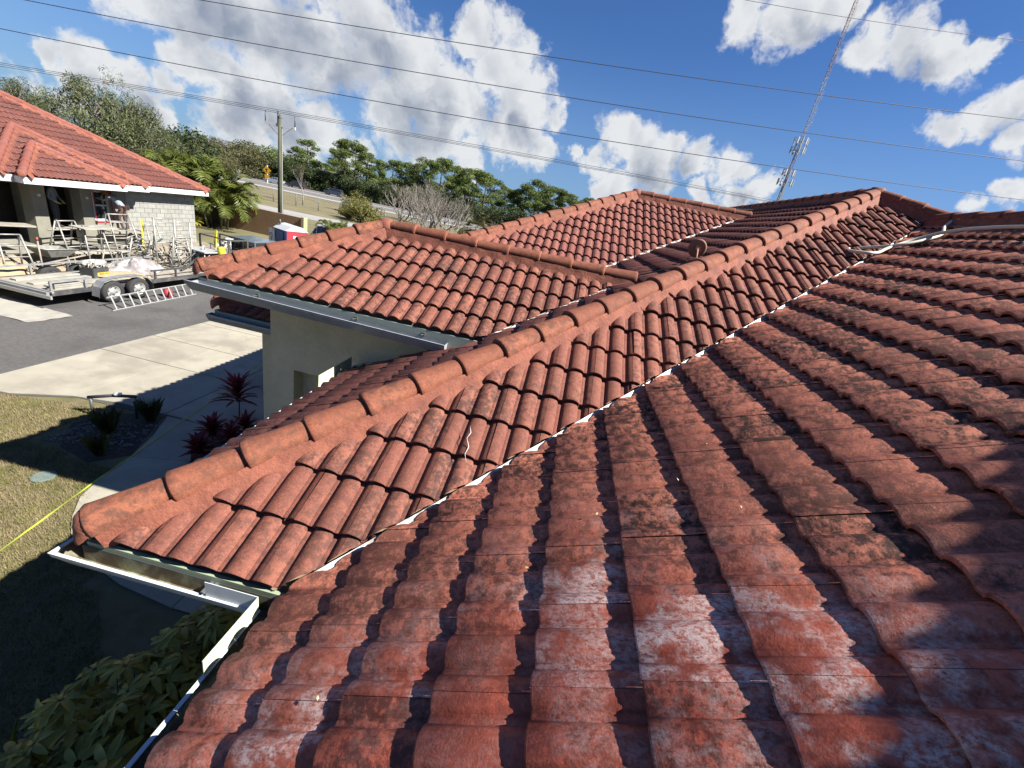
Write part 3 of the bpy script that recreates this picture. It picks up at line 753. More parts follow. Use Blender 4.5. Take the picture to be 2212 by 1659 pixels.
for i in range(4):
    for j in range(4):
        g = .011; x0, x1, y0, y1 = xsd[i]+g, xsd[i+1]-g, ysd[j]+g, ysd[j+1]-g
        if j == 0: poly = [(x0, yl(x0)), (x0+(x1-x0)*.5, 6.75 if i == 0 else yl(x0+1)), (x1, yl(x1)), (x1, y1), (x0, y1)]
        else: poly = [(x0, y0), (x1, y0), (x1, y1), (x0, y1)]
        slab('slab', poly, GZ-.05, GZ+.03, CONC, drive)
outer = [(-7.73, 7.33), (-7.33, 6.6), (-7.06, 5.88), (-6.95, 5.29), (-6.73, 4.74), (-6.42, 4.37), (-6.11, 4.10), (-5.51, 3.8), (-4.79, 3.6), (-3.94, 3.5), (-3.09, 3.5), (-2.2, 3.5), (-1.2, 3.5)]
inner = [(-6.75, 7.36), (-6.40, 6.75), (-6.12, 6.15), (-5.98, 5.7), (-5.80, 5.35), (-5.60, 5.15), (-5.35, 5.0), (-4.95, 4.85), (-4.5, 4.75), (-3.9, 4.7), (-3.09, 4.7), (-2.2, 4.7), (-1.2, 4.7)]
walk = slab('sidewalk', [(p[0]*1, p[1]) for p in outer]+inner[::-1], GZ-.1, GZ+.02, MATS['joint_dark'], kind='structure')
cuts = [(0, 2), (2, 5), (5, 7), (7, 9), (9, 10), (10, 12)]
for a, b in cuts:
    sg = .006
    o_ = [Vector((*q, 0)) for q in outer[a:b+1]]; i_ = [Vector((*q, 0)) for q in inner[a:b+1]]
    for L_ in (o_, i_):
        d0 = (L_[1]-L_[0]).normalized(); L_[0] = L_[0]+d0*sg; d1 = (L_[-1]-L_[-2]).normalized(); L_[-1] = L_[-1]-d1*sg
    slab('slab', [(q.x, q.y) for q in o_]+[(q.x, q.y) for q in i_[::-1]], GZ-.05, GZ+.035, CONC, walk)
bed = slab('planting_bed', [(-8.85, 6.35), (-8.9, 6.8), (-8.2, 7.26), (-7.8, 7.28), (-7.12, 5.95), (-7.5, 5.5), (-8.3, 5.7)], GZ-.05, GZ+.014, MULCH, kind='structure')
bed2 = slab('planting_bed', [(-6.35, 6.8), (-6.0, 5.75), (-5.3, 5.1), (-3.9, 4.85), (-3.9, 7.35), (-6.6, 7.35)], GZ-.05, GZ+.012, MULCH, kind='structure')
bed3 = slab('planting_bed', [(-3.5, 3.48), (-1.2, 3.48), (-0.9, -1), (-3.2, -1), (-3.5, 1), (-3.3, 2.6)], GZ-.05, GZ+.012, MULCH, kind='structure')
# pebbles
PEB = material('pebble', (0.22, 0.20, 0.175), 0.7, 0.2, 3, rnd=0.0, dark=(.10, .095, .09), damt=.7, dscale=9)
def pebbles(name, n, f, r0, r1, seed):
    rg = random.Random(seed); vs = []; fs = []
    for _ in range(n):
        x, y = f(rg); r = rg.uniform(r0, r1); z = ground_z(x, y)+.018; a = rg.uniform(0, 3.14)
        b = len(vs); ex, ey, ez = r*rg.uniform(.8, 1.4), r, r*.6
        for (cx, cy, cz) in ((1, 0, 0), (-1, 0, 0), (0, 1, 0), (0, -1, 0), (0, 0, 1), (.6, .6, .5), (-.6, .6, .5), (-.6, -.6, .5), (.6, -.6, .5)):
            X, Y = cx*ex, cy*ey; vs.append((x+X*math.cos(a)-Y*math.sin(a), y+X*math.sin(a)+Y*math.cos(a), z+cz*ez))
        for q in ((0, 5, 8), (5, 2, 6), (6, 1, 7), (7, 3, 8), (4, 5, 6), (4, 6, 7), (4, 7, 8), (4, 8, 5), (0, 2, 5), (2, 1, 6), (1, 3, 7), (3, 0, 8)): fs.append(tuple(b+i for i in q))
    o = obj(name, vs, fs, PEB, None, True, None, 'stuff'); return o
def fbed(rg):
    t = rg.random(); s = rg.random(); return (-8.75+1.4*t+.1*s, 5.75+.2*t+(1.0+.3*t)*s*.9)
tag(pebbles('gravel', 420, fbed, .012, .032, 3), 'pale gravel scattered in the planting bed between lawn and driveway', 'gravel')
tag(pebbles('gravel', 320, lambda rg: (rg.uniform(-3.45, -2.5), rg.uniform(2.85, 3.46)), .018, .036, 4), 'rounded grey pebbles beside the end of the curved sidewalk', 'gravel')
# grass blades on the near lawn
GB = material('grass_blade', (0.17, 0.165, 0.050), 0.8, 0.45, 3.0, dark=(0.27, 0.215, 0.115), damt=0.75, dscale=4.2, spec=0.2)
vs = []; fs = []; rg = random.Random(5)
def in_lawn(x, y):
    if y > 7.3 or x < -11.7: return False
    if x < -9 and y > 6.7+(x+10.8)*.2: return False
    if x > -7.95 and y > 5.5: return False
    if x > -7.0 and y > 3.9+(-x-5.5)*.8: return False
    if y > 3.45 and x > -5.2: return False
    if x > -3.45 and y < 3.5: return False
    if -8.9 < x and 5.6 < y: return rg.random() < .12
    return True
cnt = 0
while cnt < 110000:
    x = rg.uniform(-11.7, -3.2); y = rg.uniform(0.8, 7.2)
    if y < 2.2 and x < -8: continue
    if not in_lawn(x, y): continue
    h = rg.uniform(.025, .065); a = rg.uniform(0, 6.28); w_ = rg.uniform(.003, .006); l = rg.uniform(.0, .045); b = len(vs); z = GZ+.004
    dx, dy = math.cos(a), math.sin(a); ex, ey = -dy*w_, dx*w_
    vs += [(x-ex, y-ey, z), (x+ex, y+ey, z), (x+dx*l, y+dy*l, z+h)]; fs.append((b, b+1, b+2)); cnt += 1
o = obj('lawn_grass', vs, fs, GB, None, False, None, 'stuff'); tag(o, 'short dry green and tan grass blades of the front lawn', 'grass')
# ---------------- far strips parallel to the highway
FQ = Vector((-0.147, 0.989, 0)); FD = Vector((0.989, 0.147, 0))
def strip(name, q0, q1, mat, dz, t0=-420, t1=420, kind='structure'):
    vs = [FQ*q+FD*t+Vector((0, 0, NZ+dz)) for q, t in ((q0, t0), (q0, t1), (q1, t1), (q1, t0))]
    return obj(name, vs, [(0, 1, 2, 3)], mat, None, False, None, kind)
CONCF = material('concrete_far', (0.33, 0.32, 0.30), 0.9, 0.06, 0.4)
strip('far_sidewalk', 47.5, 53.0, CONCF, .02)
strip('far_lawn', 53.0, 92, material('grass_dry', (0.165, 0.145, 0.068), .95, .2, .5, dark=(.21, .17, .09), damt=.6, dscale=.25), .015)
strip('road_shoulder', 92.0, 97.5, CONCF, .03)
strip('highway', 97.5, 111.5, material('asphalt_far', (0.15, 0.14, 0.135), .9, .06, .3), .034)
strip('median', 111.5, 114.2, CONCF, .04)
strip('highway', 114.2, 127.0, MATS['asphalt_far'], .034)
strip('woodland_floor', 127.0, 300, material('woodland_floor', (0.05, 0.05, 0.028), .95, .3, .2), .02)
for q in (98.2, 104.4, 110.9):
    strip('lane_marking', q, q+.18, material('road_paint', (.6, .6, .56), .7, .05, 2), .040)
def atq(px, q, dz=0.0):
    d = dir_at(px, hor(px)); d.z = 0; d.normalize(); t = q/d.dot(FQ); p = d*t
    return Vector((p.x, p.y, ground_z(p.x, p.y)+dz))
def zup(px, py, base):      # world height of something seen at (px,py) standing at base
    d = dir_at(px, py); L = math.hypot(base.x, base.y)/math.hypot(d.x, d.y); return CAMP.z+d.z*L

# ================================================================== NEIGHBOUR'S HOUSE
NGZ = NZ
nh = empty('neighbour_house', (-19.4, 17, NGZ), 0, 'unfinished block and grey stucco house with new orange tile roof across the road', 'house')
NO = Vector((-19.4, 17, NGZ))
def nbuild(m, name, mat, **k):
    m.v = [v-NO for v in m.v]; return m.build(name, mat, nh, **k)
def nbox(name, x0, x1, y0, y1, z0, z1, mat): m = MB(); m.box(((x0+x1)/2, (y0+y1)/2, (z0+z1)/2), (x1-x0, y1-y0, z1-z0)); return nbuild(m, name, mat)
RENDER = material('wet_render', (0.225, 0.215, 0.17), 0.9, 0.14, 2.5, 0.6, 30, dark=(.22, .215, .18), damt=.3, dscale=1.3)
FW = material('fascia_white', (0.60, 0.61, 0.62), 0.45, 0.03)
N0 = Plane((-18.8, 21.4, .33), (0, 1, 0), (-1, 0, 0)); N1 = Plane((-18.45, 17.8, .33), (0, 1, 0), (-1, 0, 0)); N2 = Plane((-18.1, 16.5, .33), (0, 1, 0), (-1, 0, 0))
N1S = Plane((-18.45, 12.55, .33), (1, 0, 0), (0, 1, 0)); N2S = Plane((-18.1, 13.05, .33), (1, 0, 0), (0, 1, 0))
rm = MB()
def ndeck(poly, n, off=-.035): rm.add([Vector(q)+n*off-NO for q in poly], [tuple(range(len(poly)))])
ndeck([(-18.8, 3, .33), (-18.8, 21.4, .33), (-26.8, 13.4, .33+8*S), (-26.8, 11, .33+8*S)], N0.n)
ndeck([(-18.8, 21.4, .33), (-34.8, 21.4, .33), (-26.8, 13.4, .33+8*S)], Vector((0, S, 1)).normalized())
ndeck([(-18.8, 3, .33), (-26.8, 11, .33+8*S), (-34.8, 3, .33)], Vector((0, -S, 1)).normalized())
ndeck([(-34.8, 3, .33), (-34.8, 21.4, .33), (-26.8, 13.4, .33+8*S), (-26.8, 11, .33+8*S)], Vector((-S, 0, 1)).normalized())
ndeck([(-18.45, 12.55, .33), (-18.45, 17.8, .33), (-21.075, 15.175, .33+2.625*S)], N1.n)
ndeck([(-18.45, 12.55, .33), (-21.075, 15.175, .33+2.625*S), (-24, 15.175, .33+2.625*S), (-24, 12.55, .33)], N1S.n)
ndeck([(-18.45, 17.8, .33), (-24, 17.8, .33), (-24, 15.175, .33+2.625*S), (-21.075, 15.175, .33+2.625*S)], Vector((0, S, 1)).normalized())
ndeck([(-18.1, 13.05, .33), (-18.1, 16.5, .33), (-19.825, 14.775, .33+1.725*S)], N2.n)
ndeck([(-18.1, 13.05, .33), (-19.825, 14.775, .33+1.725*S), (-22, 14.775, .33+1.725*S), (-22, 13.05, .33)], N2S.n)
ndeck([(-18.1, 16.5, .33), (-22, 16.5, .33), (-22, 14.775, .33+1.725*S), (-19.825, 14.775, .33+1.725*S)], Vector((0, S, 1)).normalized())
nroof = rm.build('roof', PLY, nh)
def nh_roof_child(o): return o
nrm_ = bpy.data.objects.new('roof_covering', None); C.objects.link(nrm_); nrm_.parent = nh; nrm_.location = -NO
h0 = uvhp(N0, (-18.8, 21.4, .33), (-26.8, 13.4, .33+8*S), (-20, 10, 1)); 
def hpN0(u, v):
    p = N0.P(u, v)
    if p.z < .33+(-18.45-p.x)*S-.0 and 12.55+(-18.45-p.x)+.3 < p.y < 17.8-(-18.45-p.x)-.3: return None
    return [sh(h0, .08), (-16.5, 0, -1, 0)]
lay_tiles('neighbour', N0, hpN0, T_NEIGH, -16.4, 46, 20)
h1 = uvhp(N1, (-18.45, 17.8, .33), (-21.075, 15.175, .33+2.625*S), (-18.5, 15, .33)); h1b = uvhp(N1, (-18.45, 12.55, .33), (-21.075, 15.175, .33+2.625*S), (-18.5, 15, .33))
def hpN1(u, v):
    p = N1.P(u, v)
    if 13.05+(-18.1-p.x)+.3 < p.y < 16.5-(-18.1-p.x)-.3: return None
    return [sh(h1, .08), sh(h1b, .08)]
lay_tiles('neighbour', N1, hpN1, T_NEIGH, -5.7, 16, 9)
h2 = uvhp(N2, (-18.1, 16.5, .33), (-19.825, 14.775, .33+1.725*S), (-18.1, 15, .33)); h2b = uvhp(N2, (-18.1, 13.05, .33), (-19.825, 14.775, .33+1.725*S), (-18.1, 15, .33))
lay_tiles('neighbour', N2, [sh(h2, .08), sh(h2b, .08)], T_NEIGH, -3.1, 9, 5)
lay_tiles('neighbour', N1S, [sh(uvhp(N1S, (-18.45, 12.55, .33), (-21.075, 15.175, .33+2.625*S), (-22, 12.6, .33)), .08), (0, 2.625*CL, 0, 1)], T_NEIGH, -5.5, 16, 9)
lay_tiles('neighbour', N2S, [sh(uvhp(N2S, (-18.1, 13.05, .33), (-19.825, 14.775, .33+1.725*S), (-20, 13.4, .33)), .08), (0, 1.725*CL, 0, 1)], T_NEIGH, -4, 12, 5)
place_tiles('neighbour', nrm_, 300)
RIDGE_N = tile_material('tile_ridge_new', (0.32, 0.105, 0.07), (0.14, 0.08, 0.085), .9)
def nhip(a, b, na, nb, first=True):
    a = Vector(a); b = Vector(b); d = (b-a).normalized()
    ridge_run(nrm_, a, b, 0, .40, mat=RIDGE_N, first_cap=first, lo=True)
    mortar_band(nrm_, a, b, [(face_down(d, n), n) for n in (na, nb)], reach=.24, step=.15)
nn = Vector((0, S, 1)).normalized(); ns_ = Vector((0, -S, 1)).normalized(); ne = Vector((S, 0, 1)).normalized()
nhip((-18.8, 21.4, .33), (-26.8, 13.4, .33+8*S), ne, nn)
nhip((-18.45, 17.8, .33), (-21.075, 15.175, .33+2.625*S), ne, nn); nhip((-18.45, 12.55, .33), (-21.075, 15.175, .33+2.625*S), ne, ns_)
nhip((-18.1, 16.5, .33), (-19.825, 14.775, .33+1.725*S), ne, nn); nhip((-18.1, 13.05, .33), (-19.825, 14.775, .33+1.725*S), ne, ns_)
# white fascias in three steps, shaded return at the south end
for (x, y0, y1) in ((-18.78, 17.9, 21.42), (-18.43, 16.6, 17.82), (-18.08, 13.03, 16.52), (-18.43, 12.53, 13.0)): nbox('fascia', x-.03, x+.01, y0, y1, .10, .31, FW)
nbox('fascia', -22.2, -18.11, 13.03, 13.06, .10, .31, FW); nbox('fascia', -18.80, -18.45, 17.80, 17.83, .10, .31, FW); nbox('fascia', -18.44, -18.10, 16.50, 16.53, .10, .31, FW); nbox('fascia', -34, -18.8, 21.39, 21.42, .10, .31, FW)
nbox('soffit', -21.5, -18.81, 12.1, 21.35, .085, .097, SOF); nbox('soffit', -18.80, -18.12, 13.4, 16.4, .087, .099, SOF)
# walls
BLOCKM = material('concrete_block', (0.30, 0.30, 0.27), 0.92, 0.10, 5, 1.2, 60, dark=(0.34, 0.34, 0.315), damt=.4, dscale=3, rnd=0.09)
bw = nbox('wall', -19.75, -19.412, 17.55, 21.16, NGZ-.3, .09, material('block_joint', (0.25, 0.245, 0.22), .95, .1))
me = bpy.data.meshes.new('block'); t_ = MB(); t_.box((0, 0, 0), (.03, .385, .188)); me.from_pydata([tuple(v) for v in t_.v], [], t_.f); me.materials.append(BLOCKM)
for k in range(13):
    for j in range(10):
        y0 = 17.6+j*.4-(.2 if k % 2 else 0)
        ya, yb_ = max(y0, 17.58), min(y0+.4, 21.15)
        if yb_-ya < .1: continue
        o = link('block', me, bw); o.location = Vector((-19.407+rng.uniform(-.002, .002), (ya+yb_)/2, NGZ-.2+k*.2+.1))-NO-bw.location
        o.scale = (1, (yb_-ya-.012)/.388, 1)
        if NGZ-.2+k*.2+.2 > .09: o.scale.z = .9
nbox('wall', -19.75, -19.42, 16.95, 17.56, NGZ-.3, .085, RENDER)
nbox('wall', -19.75, -19.42, 16.3, 16.95, NGZ-.3, -1.30, RENDER)
nbox('wall', -19.75, -19.42, 16.3, 16.95, -.12, .085, RENDER)
wn_ = nbox('window', -19.62, -19.58, 16.3, 16.95, -1.30, -.12, material('window_glass', (.03, .035, .04), .08, .05, spec=.8))
wf = MB()
for (y0, y1, z0, z1) in ((16.3, 16.36, -1.3, -.12), (16.89, 16.95, -1.3, -.12), (16.36, 16.89, -1.3, -1.22), (16.36, 16.89, -.19, -.12), (16.36, 16.89, -.72, -.66)): wf.box((-19.56, (y0+y1)/2, (z0+z1)/2), (.06, y1-y0, z1-z0))
wf.v = [v-NO for v in wf.v]; wf.build('frame', FW, wn_)
rt = MB()
for (y0, y1, z0, z1) in ((16.27, 16.30, -1.34, -.08), (16.95, 17.0, -1.36, -.08), (16.27, 17.0, -1.36, -1.31)): rt.box((-19.41, (y0+y1)/2, (z0+z1)/2), (.012, y1-y0, z1-z0))
rt.v = [v-NO for v in rt.v]; rt.build('red_tape', material('red_tape', (.30, .02, .03), .5), wn_)
nbox('porch_floor', -22, -18.9, 12.3, 17.5, NGZ-.3, NGZ+.09, material('porch_floor', (.26, .25, .21), .9, .2, 3))
for y in (14.2, 15.85):
    nbox('porch_column', -19.95, -19.5, y, y+.45, NGZ, -.05, RENDER)
    m = MB(); m.lathe([(.05, 0), (.05, .05), (.02, .06)], (-19.5, y+.22, -.42), 10, axis=(1, 0, 0)); nbuild(m, 'wall_fitting', FW)
nbox('porch_beam', -19.97, -19.48, 12.5, 16.3, -.06, .085, RENDER)
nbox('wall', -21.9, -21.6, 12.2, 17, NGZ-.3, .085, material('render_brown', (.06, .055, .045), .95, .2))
nbox('wall', -21.6, -19.75, 16.96, 17.2, NGZ-.3, .085, RENDER)
nbox('wall', -20.9, -20.5, 8.5, 13.6, NGZ-.3, .085, RENDER)
nbox('wall', -21.3, -20.9, 14.9, 15.35, NGZ-.3, .085, RENDER)
nbox('wall', -34, -19.8, 20.9, 21.15, NGZ-.3, .085, material('block_joint'  , (0, 0, 0)))

# ================================================================== PEOPLE
SKIN = material('skin', (0.26, 0.14, 0.095), .6); 
def person(loc, rz, joints, cloth, label, extras):
    """joints: name -> (pos, radius, parent). one continuous skinned body"""
    names = list(joints); me = bpy.data.meshes.new('body')
    me.from_pydata([joints[n][0] for n in names], [(names.index(joints[n][2]), names.index(n)) for n in names if joints[n][2]], [])
    o = bpy.data.objects.new('body', me); C.objects.link(o)
    sk = o.modifiers.new('skin', 'SKIN'); sk.use_smooth_shade = True
    for i, n in enumerate(names):
        d = me.skin_vertices[0].data[i]; r = joints[n][1]; d.radius = (r, r) if not isinstance(r, tuple) else r; d.use_root = (n == 'pelvis')
    o.modifiers.new('sub', 'SUBSURF').levels = 2; o.modifiers['sub'].render_levels = 2
    dg = bpy.context.evaluated_depsgraph_get(); me2 = bpy.data.meshes.new_from_object(o.evaluated_get(dg)); me2.name = 'body'
    bpy.data.objects.remove(o)
    me2.materials.clear()
    for m in cloth[0]: me2.materials.append(m)
    jp = {n: Vector(joints[n][0]) for n in names}
    for p in me2.polygons:
        c = sum((me2.vertices[i].co for i in p.vertices), Vector())/len(p.vertices)
        best = None
        for n in names:
            q = joints[n][2]
            if not q: continue
            a, b = jp[q], jp[n]; ab = b-a; t = max(0, min(1, (c-a).dot(ab)/ab.length_squared)); dd = (c-(a+ab*t)).length
            if best is None or dd < best[0]: best = (dd, n)
        p.material_index = cloth[1](best[1], c)
    t = empty('person', loc, rz, label, 'person'); b = link('body', me2, t)
    extras(t, jp); return t
def std_joints(P):
    J = {}
    def j(n, p, r, par): J[n] = (P.get(n, p), r, par)
    j('pelvis', (0, 0, .95), (.15, .12), None); j('waist', (0, .0, 1.1), (.14, .105), 'pelvis'); j('chest', (0, 0, 1.32), (.17, .12), 'waist'); j('neck', (0, .01, 1.48), .06, 'chest')
    j('head', (0, .03, 1.58), (.075, .085), 'neck'); j('crown', (0, .03, 1.70), (.07, .08), 'head')
    for s, k in ((-1, 'l'), (1, 'r')):
        j(k+'hip', (s*.10, 0, .90), .10, 'pelvis'); j(k+'knee', (s*.12, .03, .49), .062, k+'hip'); j(k+'ankle', (s*.12, 0, .09), .042, k+'knee'); j(k+'toe', (s*.13, .16, .04), (.045, .03), k+'ankle')
        j(k+'sh', (s*.19, 0, 1.40), .062, 'chest'); j(k+'elbow', (s*.26, -.02, 1.12), .042, k+'sh'); j(k+'wrist', (s*.26, .1, .90), .030, k+'elbow'); j(k+'palm', (s*.26, .14, .84), (.036, .02), k+'wrist')
        w = Vector(J[k+'palm'][0]); e = (w-Vector(J[k+'wrist'][0])).normalized(); sd_ = e.cross(Vector((0, 0, 1)))
        if sd_.length < .1: sd_ = Vector((1, 0, 0))
        sd_.normalize()
        for f, (o_, l_) in enumerate(((-.027, .062), (-.009, .075), (.009, .07), (.026, .055))): J['%sf%d' % (k, f)] = (tuple(w+sd_*o_+e*l_), .008, k+'palm')
        J[k+'thumb'] = (tuple(Vector(J[k+'wrist'][0])+sd_*.05+e*.06), .009, k+'wrist')
    return J
def face_bits(t, jp, mat=SKIN):
    h = jp['head']; m = MB(); m.mat(0); m.lathe([(.012, 0), (.006, .02)], h+Vector((0, .085, .02)), 6, axis=(0, 1, 0)); m.build('nose', mat, t)
    for s in (-1, 1):
        m = MB(); m.lathe([(.009, 0), (.004, .004)], h+Vector((s*.028, .082, .045)), 6, axis=(0, 1, 0)); m.build('eye', material('eye_dark', (.02, .02, .02), .3), t)
        m = MB(); m.box(h+Vector((s*.078, .0, .03)), (.012, .03, .05)); m.build('ear', mat, t)
    m = MB(); m.box(h+Vector((0, .084, -.02)), (.045, .006, .008)); m.build('mouth', material('lips', (.18, .06, .05), .5), t)
GREY_SH = material('shirt_grey', (.17, .20, .235), .9, .1, 9); TROU = material('trousers_grey', (.06, .06, .065), .9, .15, 8); GLOVE = material('glove_yellow', (.42, .46, .09), .6)
WHT_SH = material('shirt_pale', (.25, .29, .33), .9, .1, 9); TROU2 = material('trousers_maroon', (.095, .045, .04), .9, .35, 9); BOOT = material('boot', (.05, .04, .035), .7)
P1 = {'rsh': (.18, .02, 1.40), 'relbow': (.33, .02, 1.14), 'rwrist': (.22, .20, .98), 'rpalm': (.16, .25, .95), 'lelbow': (-.27, .05, 1.13), 'lwrist': (-.12, .25, .98), 'lpalm': (-.07, .29, .96), 'rknee': (.13, .06, .5), 'head': (0, .05, 1.57), 'crown': (0, .05, 1.69)}
def c1(n, c):
    if 'palm' in n or 'f0' in n or 'f1' in n or 'f2' in n or 'f3' in n or 'thumb' in n or 'wrist' in n and c.z < 1.02: return 3
    if n in ('head', 'crown') or n == 'neck': return 0
    if n in ('waist', 'chest', 'lsh', 'rsh', 'lelbow', 'relbow', 'lwrist', 'rwrist'): return 1
    if 'toe' in n: return 4
    return 2
def ex1(t, jp):
    face_bits(t, jp); m = MB(); c = jp['crown']; m.lathe([(.088, -.05), (.092, -.01), (.07, .05), (.03, .078)], c, 12); m.box(c+Vector((0, .11, -.03)), (.14, .1, .012)); m.build('cap', material('cap_dark', (.05, .02, .02), .8), t)
person((-19.75, 15.05, -1.62), R(-60), std_joints(P1), ([SKIN, GREY_SH, TROU, GLOVE, BOOT], c1), 'worker in grey long sleeved shirt and yellow gloves standing between the two porch columns', ex1)
P2 = {'pelvis': (0, 0, .93), 'waist': (0, .08, 1.06), 'chest': (0, .24, 1.22), 'neck': (0, .38, 1.30), 'head': (0, .46, 1.34), 'crown': (0, .54, 1.42), 'rsh': (.19, .26, 1.30), 'lsh': (-.19, .26, 1.30),
      'relbow': (.24, .36, 1.50), 'rwrist': (.20, .55, 1.58), 'rpalm': (.19, .62, 1.60), 'lelbow': (-.27, .50, 1.14), 'lwrist': (-.20, .66, 1.16), 'lpalm': (-.18, .73, 1.17), 'rknee': (.14, .04, .49), 'lknee': (-.15, .10, .50), 'rankle': (.17, -.04, .09), 'rtoe': (.19, .12, .04)}
def c2(n, c):
    if 'palm' in n or n[1:] in ('f0', 'f1', 'f2', 'f3', 'thumb'): return 3
    if n in ('head', 'crown', 'neck'): return 0
    if n in ('waist', 'chest', 'lsh', 'rsh', 'lelbow', 'relbow', 'lwrist', 'rwrist'): return 1
    if 'toe' in n: return 4
    return 2
def ex2(t, jp):
    face_bits(t, jp); c = jp['crown']
    m = MB(); m.lathe([(.155, -.035), (.15, -.03), (.088, -.02), (.092, .02), (.06, .07), (.02, .085)], c, 14, axis=(0, .5, .86)); m.build('hat', material('straw_hat', (.38, .20, .05), .8), t)
    m = MB(); m.tube([(math.cos(a)*.165, math.sin(a)*.13, 1.0) for a in [i*math.pi/6 for i in range(13)]], .028, 6); m.build('tool_belt', material('leather_dark', (.06, .03, .025), .8), t)
    for (x, y, s) in ((-.19, .02, .10), (.19, .02, .11), (.1, -.15, .09), (-.1, -.15, .08), (.21, -.09, .08)):
        m = MB(); m.box((x, y, .92), (.07, .07, s*1.6), taper=1.25); m.tube([(x, y, .98), (x+.02, y-.03, 1.06)], .012, 5); m.build('tool_pouch', MATS['leather_dark'], t)
person((-18.92, 16.98, -1.58), R(115), std_joints(P2), ([SKIN, WHT_SH, TROU2, material('glove_white', (.5, .5, .48), .8), BOOT], c2), 'worker in straw hat, pale shirt and maroon trousers with tool belt', ex2)

# ================================================================== BUILDING SITE THINGS
STEEL = material('scaffold_steel', (0.38, 0.365, 0.33), .5, .2, 8, metal=.35, dark=(.22, .20, .17), damt=.3, dscale=4)
ALU = material('aluminium', (0.52, 0.52, 0.50), .4, .1, 8, metal=.5)
WOOD = material('weathered_wood', (0.33, 0.30, 0.245), .9, .2, 3, .5, 40, dark=(.2, .17, .13), damt=.3)
PLANKM = material('cement_board', (0.36, 0.345, 0.30), .9, .2, 3, dark=(.24, .22, .19), damt=.4)
def frame_stand(loc, rz, w, h, spread, rungs, label, tilt=0, grp='tubular trestle frames on the building site'):
    t = empty('trestle', loc, rz, label, 'trestle', grp)
    for s in (-1, 1):
        m = MB()
        a = Vector((-w/2, s*spread, 0)); b = Vector((w/2, s*spread, 0)); at_ = Vector((-w*.38, s*.04, h)); bt = Vector((w*.38, s*.04, h))
        m.tube([a, at_], .027, 6); m.tube([b, bt], .027, 6); m.build('leg_frame', STEEL, t, True)
        for k in range(rungs):
            f = (k+1)/(rungs+1); m = MB(); m.tube([a.lerp(at_, f), b.lerp(bt, f)], .02, 5); m.build('rung', STEEL, t, True)
    m = MB(); m.tube([(-w*.4, 0, h), (w*.4, 0, h)], .024, 6); m.build('top_rail', STEEL, t, True)
    if tilt: t.rotation_euler = (tilt, tilt*.4, rz)
    return t
frame_stand((-18.1, 12.3, ground_z(-18.1, 12.3)), R(80), .75, 1.35, .42, 3, 'steel trestle carrying the long board at the far left edge')
frame_stand((-18.4, 11.0, ground_z(-18.4, 11.0)), R(80), .75, 1.35, .42, 3, 'steel trestle outside the frame under the far end of the long board')
frame_stand((-18.6, 14.45, NZ), R(95), .8, 1.15, .40, 3, 'tall tubular trestle in front of the left hand worker')
frame_stand((-18.1, 14.95, NZ-.2), R(70), .7, 1.25, .45, 2, 'steel trestle with crossed legs holding the grey mortar board')
frame_stand((-18.2, 16.1, NZ-.25), R(85), 1.0, 1.75, .5, 5, 'rusty many runged trestle directly below the worker with the tool belt')
frame_stand((-18.0, 16.45, NZ-.45), R(60), .8, 1.2, .5, 4, 'folded trestle leaning into the tangle under the worker with the tool belt', .35)
frame_stand((-18.1, 17.15, NZ-.4), R(100), .8, 1.1, .5, 4, 'trestle tipped over to the right of the worker with the tool belt', -.5)
frame_stand((-18.5, 17.75, NZ-.2), R(85), .6, 1.25, .36, 2, 'slim steel trestle beside the yellow level against the block wall')
frame_stand((-17.6, 18.15, -3.0), R(95), .6, 1.35, .4, 3, 'slim steel trestle behind the tall ladder frames')
def board(name, a, b, w, th, mat, label, cat):
    a = Vector(a); b = Vector(b); c = (a+b)/2; m = MB(); m.bar(a-c, b-c, w, th); o = m.build(name, mat); o.location = c; tag(o, label, cat); return o
board('scaffold_board', (-18.4, 10.4, -1.15), (-18.1, 13.0, -1.22), .5, .05, WOOD, 'long pale board laid on trestles at the left edge', 'board')
board('mortar_board', (-18.15, 14.45, -1.30), (-18.05, 15.65, -1.26), .75, .03, PLANKM, 'flat grey mortar board on a trestle in front of the second column', 'board')
board('scaffold_board', (-18.95, 16.2, -1.60), (-18.9, 18.1, -1.60), .45, .04, WOOD, 'working board under the feet of the worker with the tool belt', 'board')
board('scaffold_board', (-19.7, 14.5, -1.645), (-19.75, 15.7, -1.645), .45, .04, WOOD, 'short working board under the feet of the worker in yellow gloves', 'board')
board('scaffold_board', (-18.3, 14.2, -2.22), (-18.3, 16.1, -2.30), .35, .045, PLANKM, 'cement covered board lying low between the porch columns', 'board')
# stepladder
t = empty('stepladder', (-17.7, 15.65, ground_z(-17.7, 15.65)), R(100), 'small aluminium stepladder with a cement covered top standing behind the trailer', 'stepladder')
for s in (-1, 1):
    for q in (-1, 1): m = MB(); m.bar((s*.24, q*.32, 0), (s*.16, q*.05, .95), .03, .05); m.build('leg', ALU, t)
for k in range(3): m = MB(); m.box((0, -.24+k*.07, .25+k*.24), (.42-k*.05, .08, .02)); m.build('step', ALU, t)
m = MB(); m.box((0, 0, .97), (.42, .26, .05)); m.build('top', PLANKM, t)
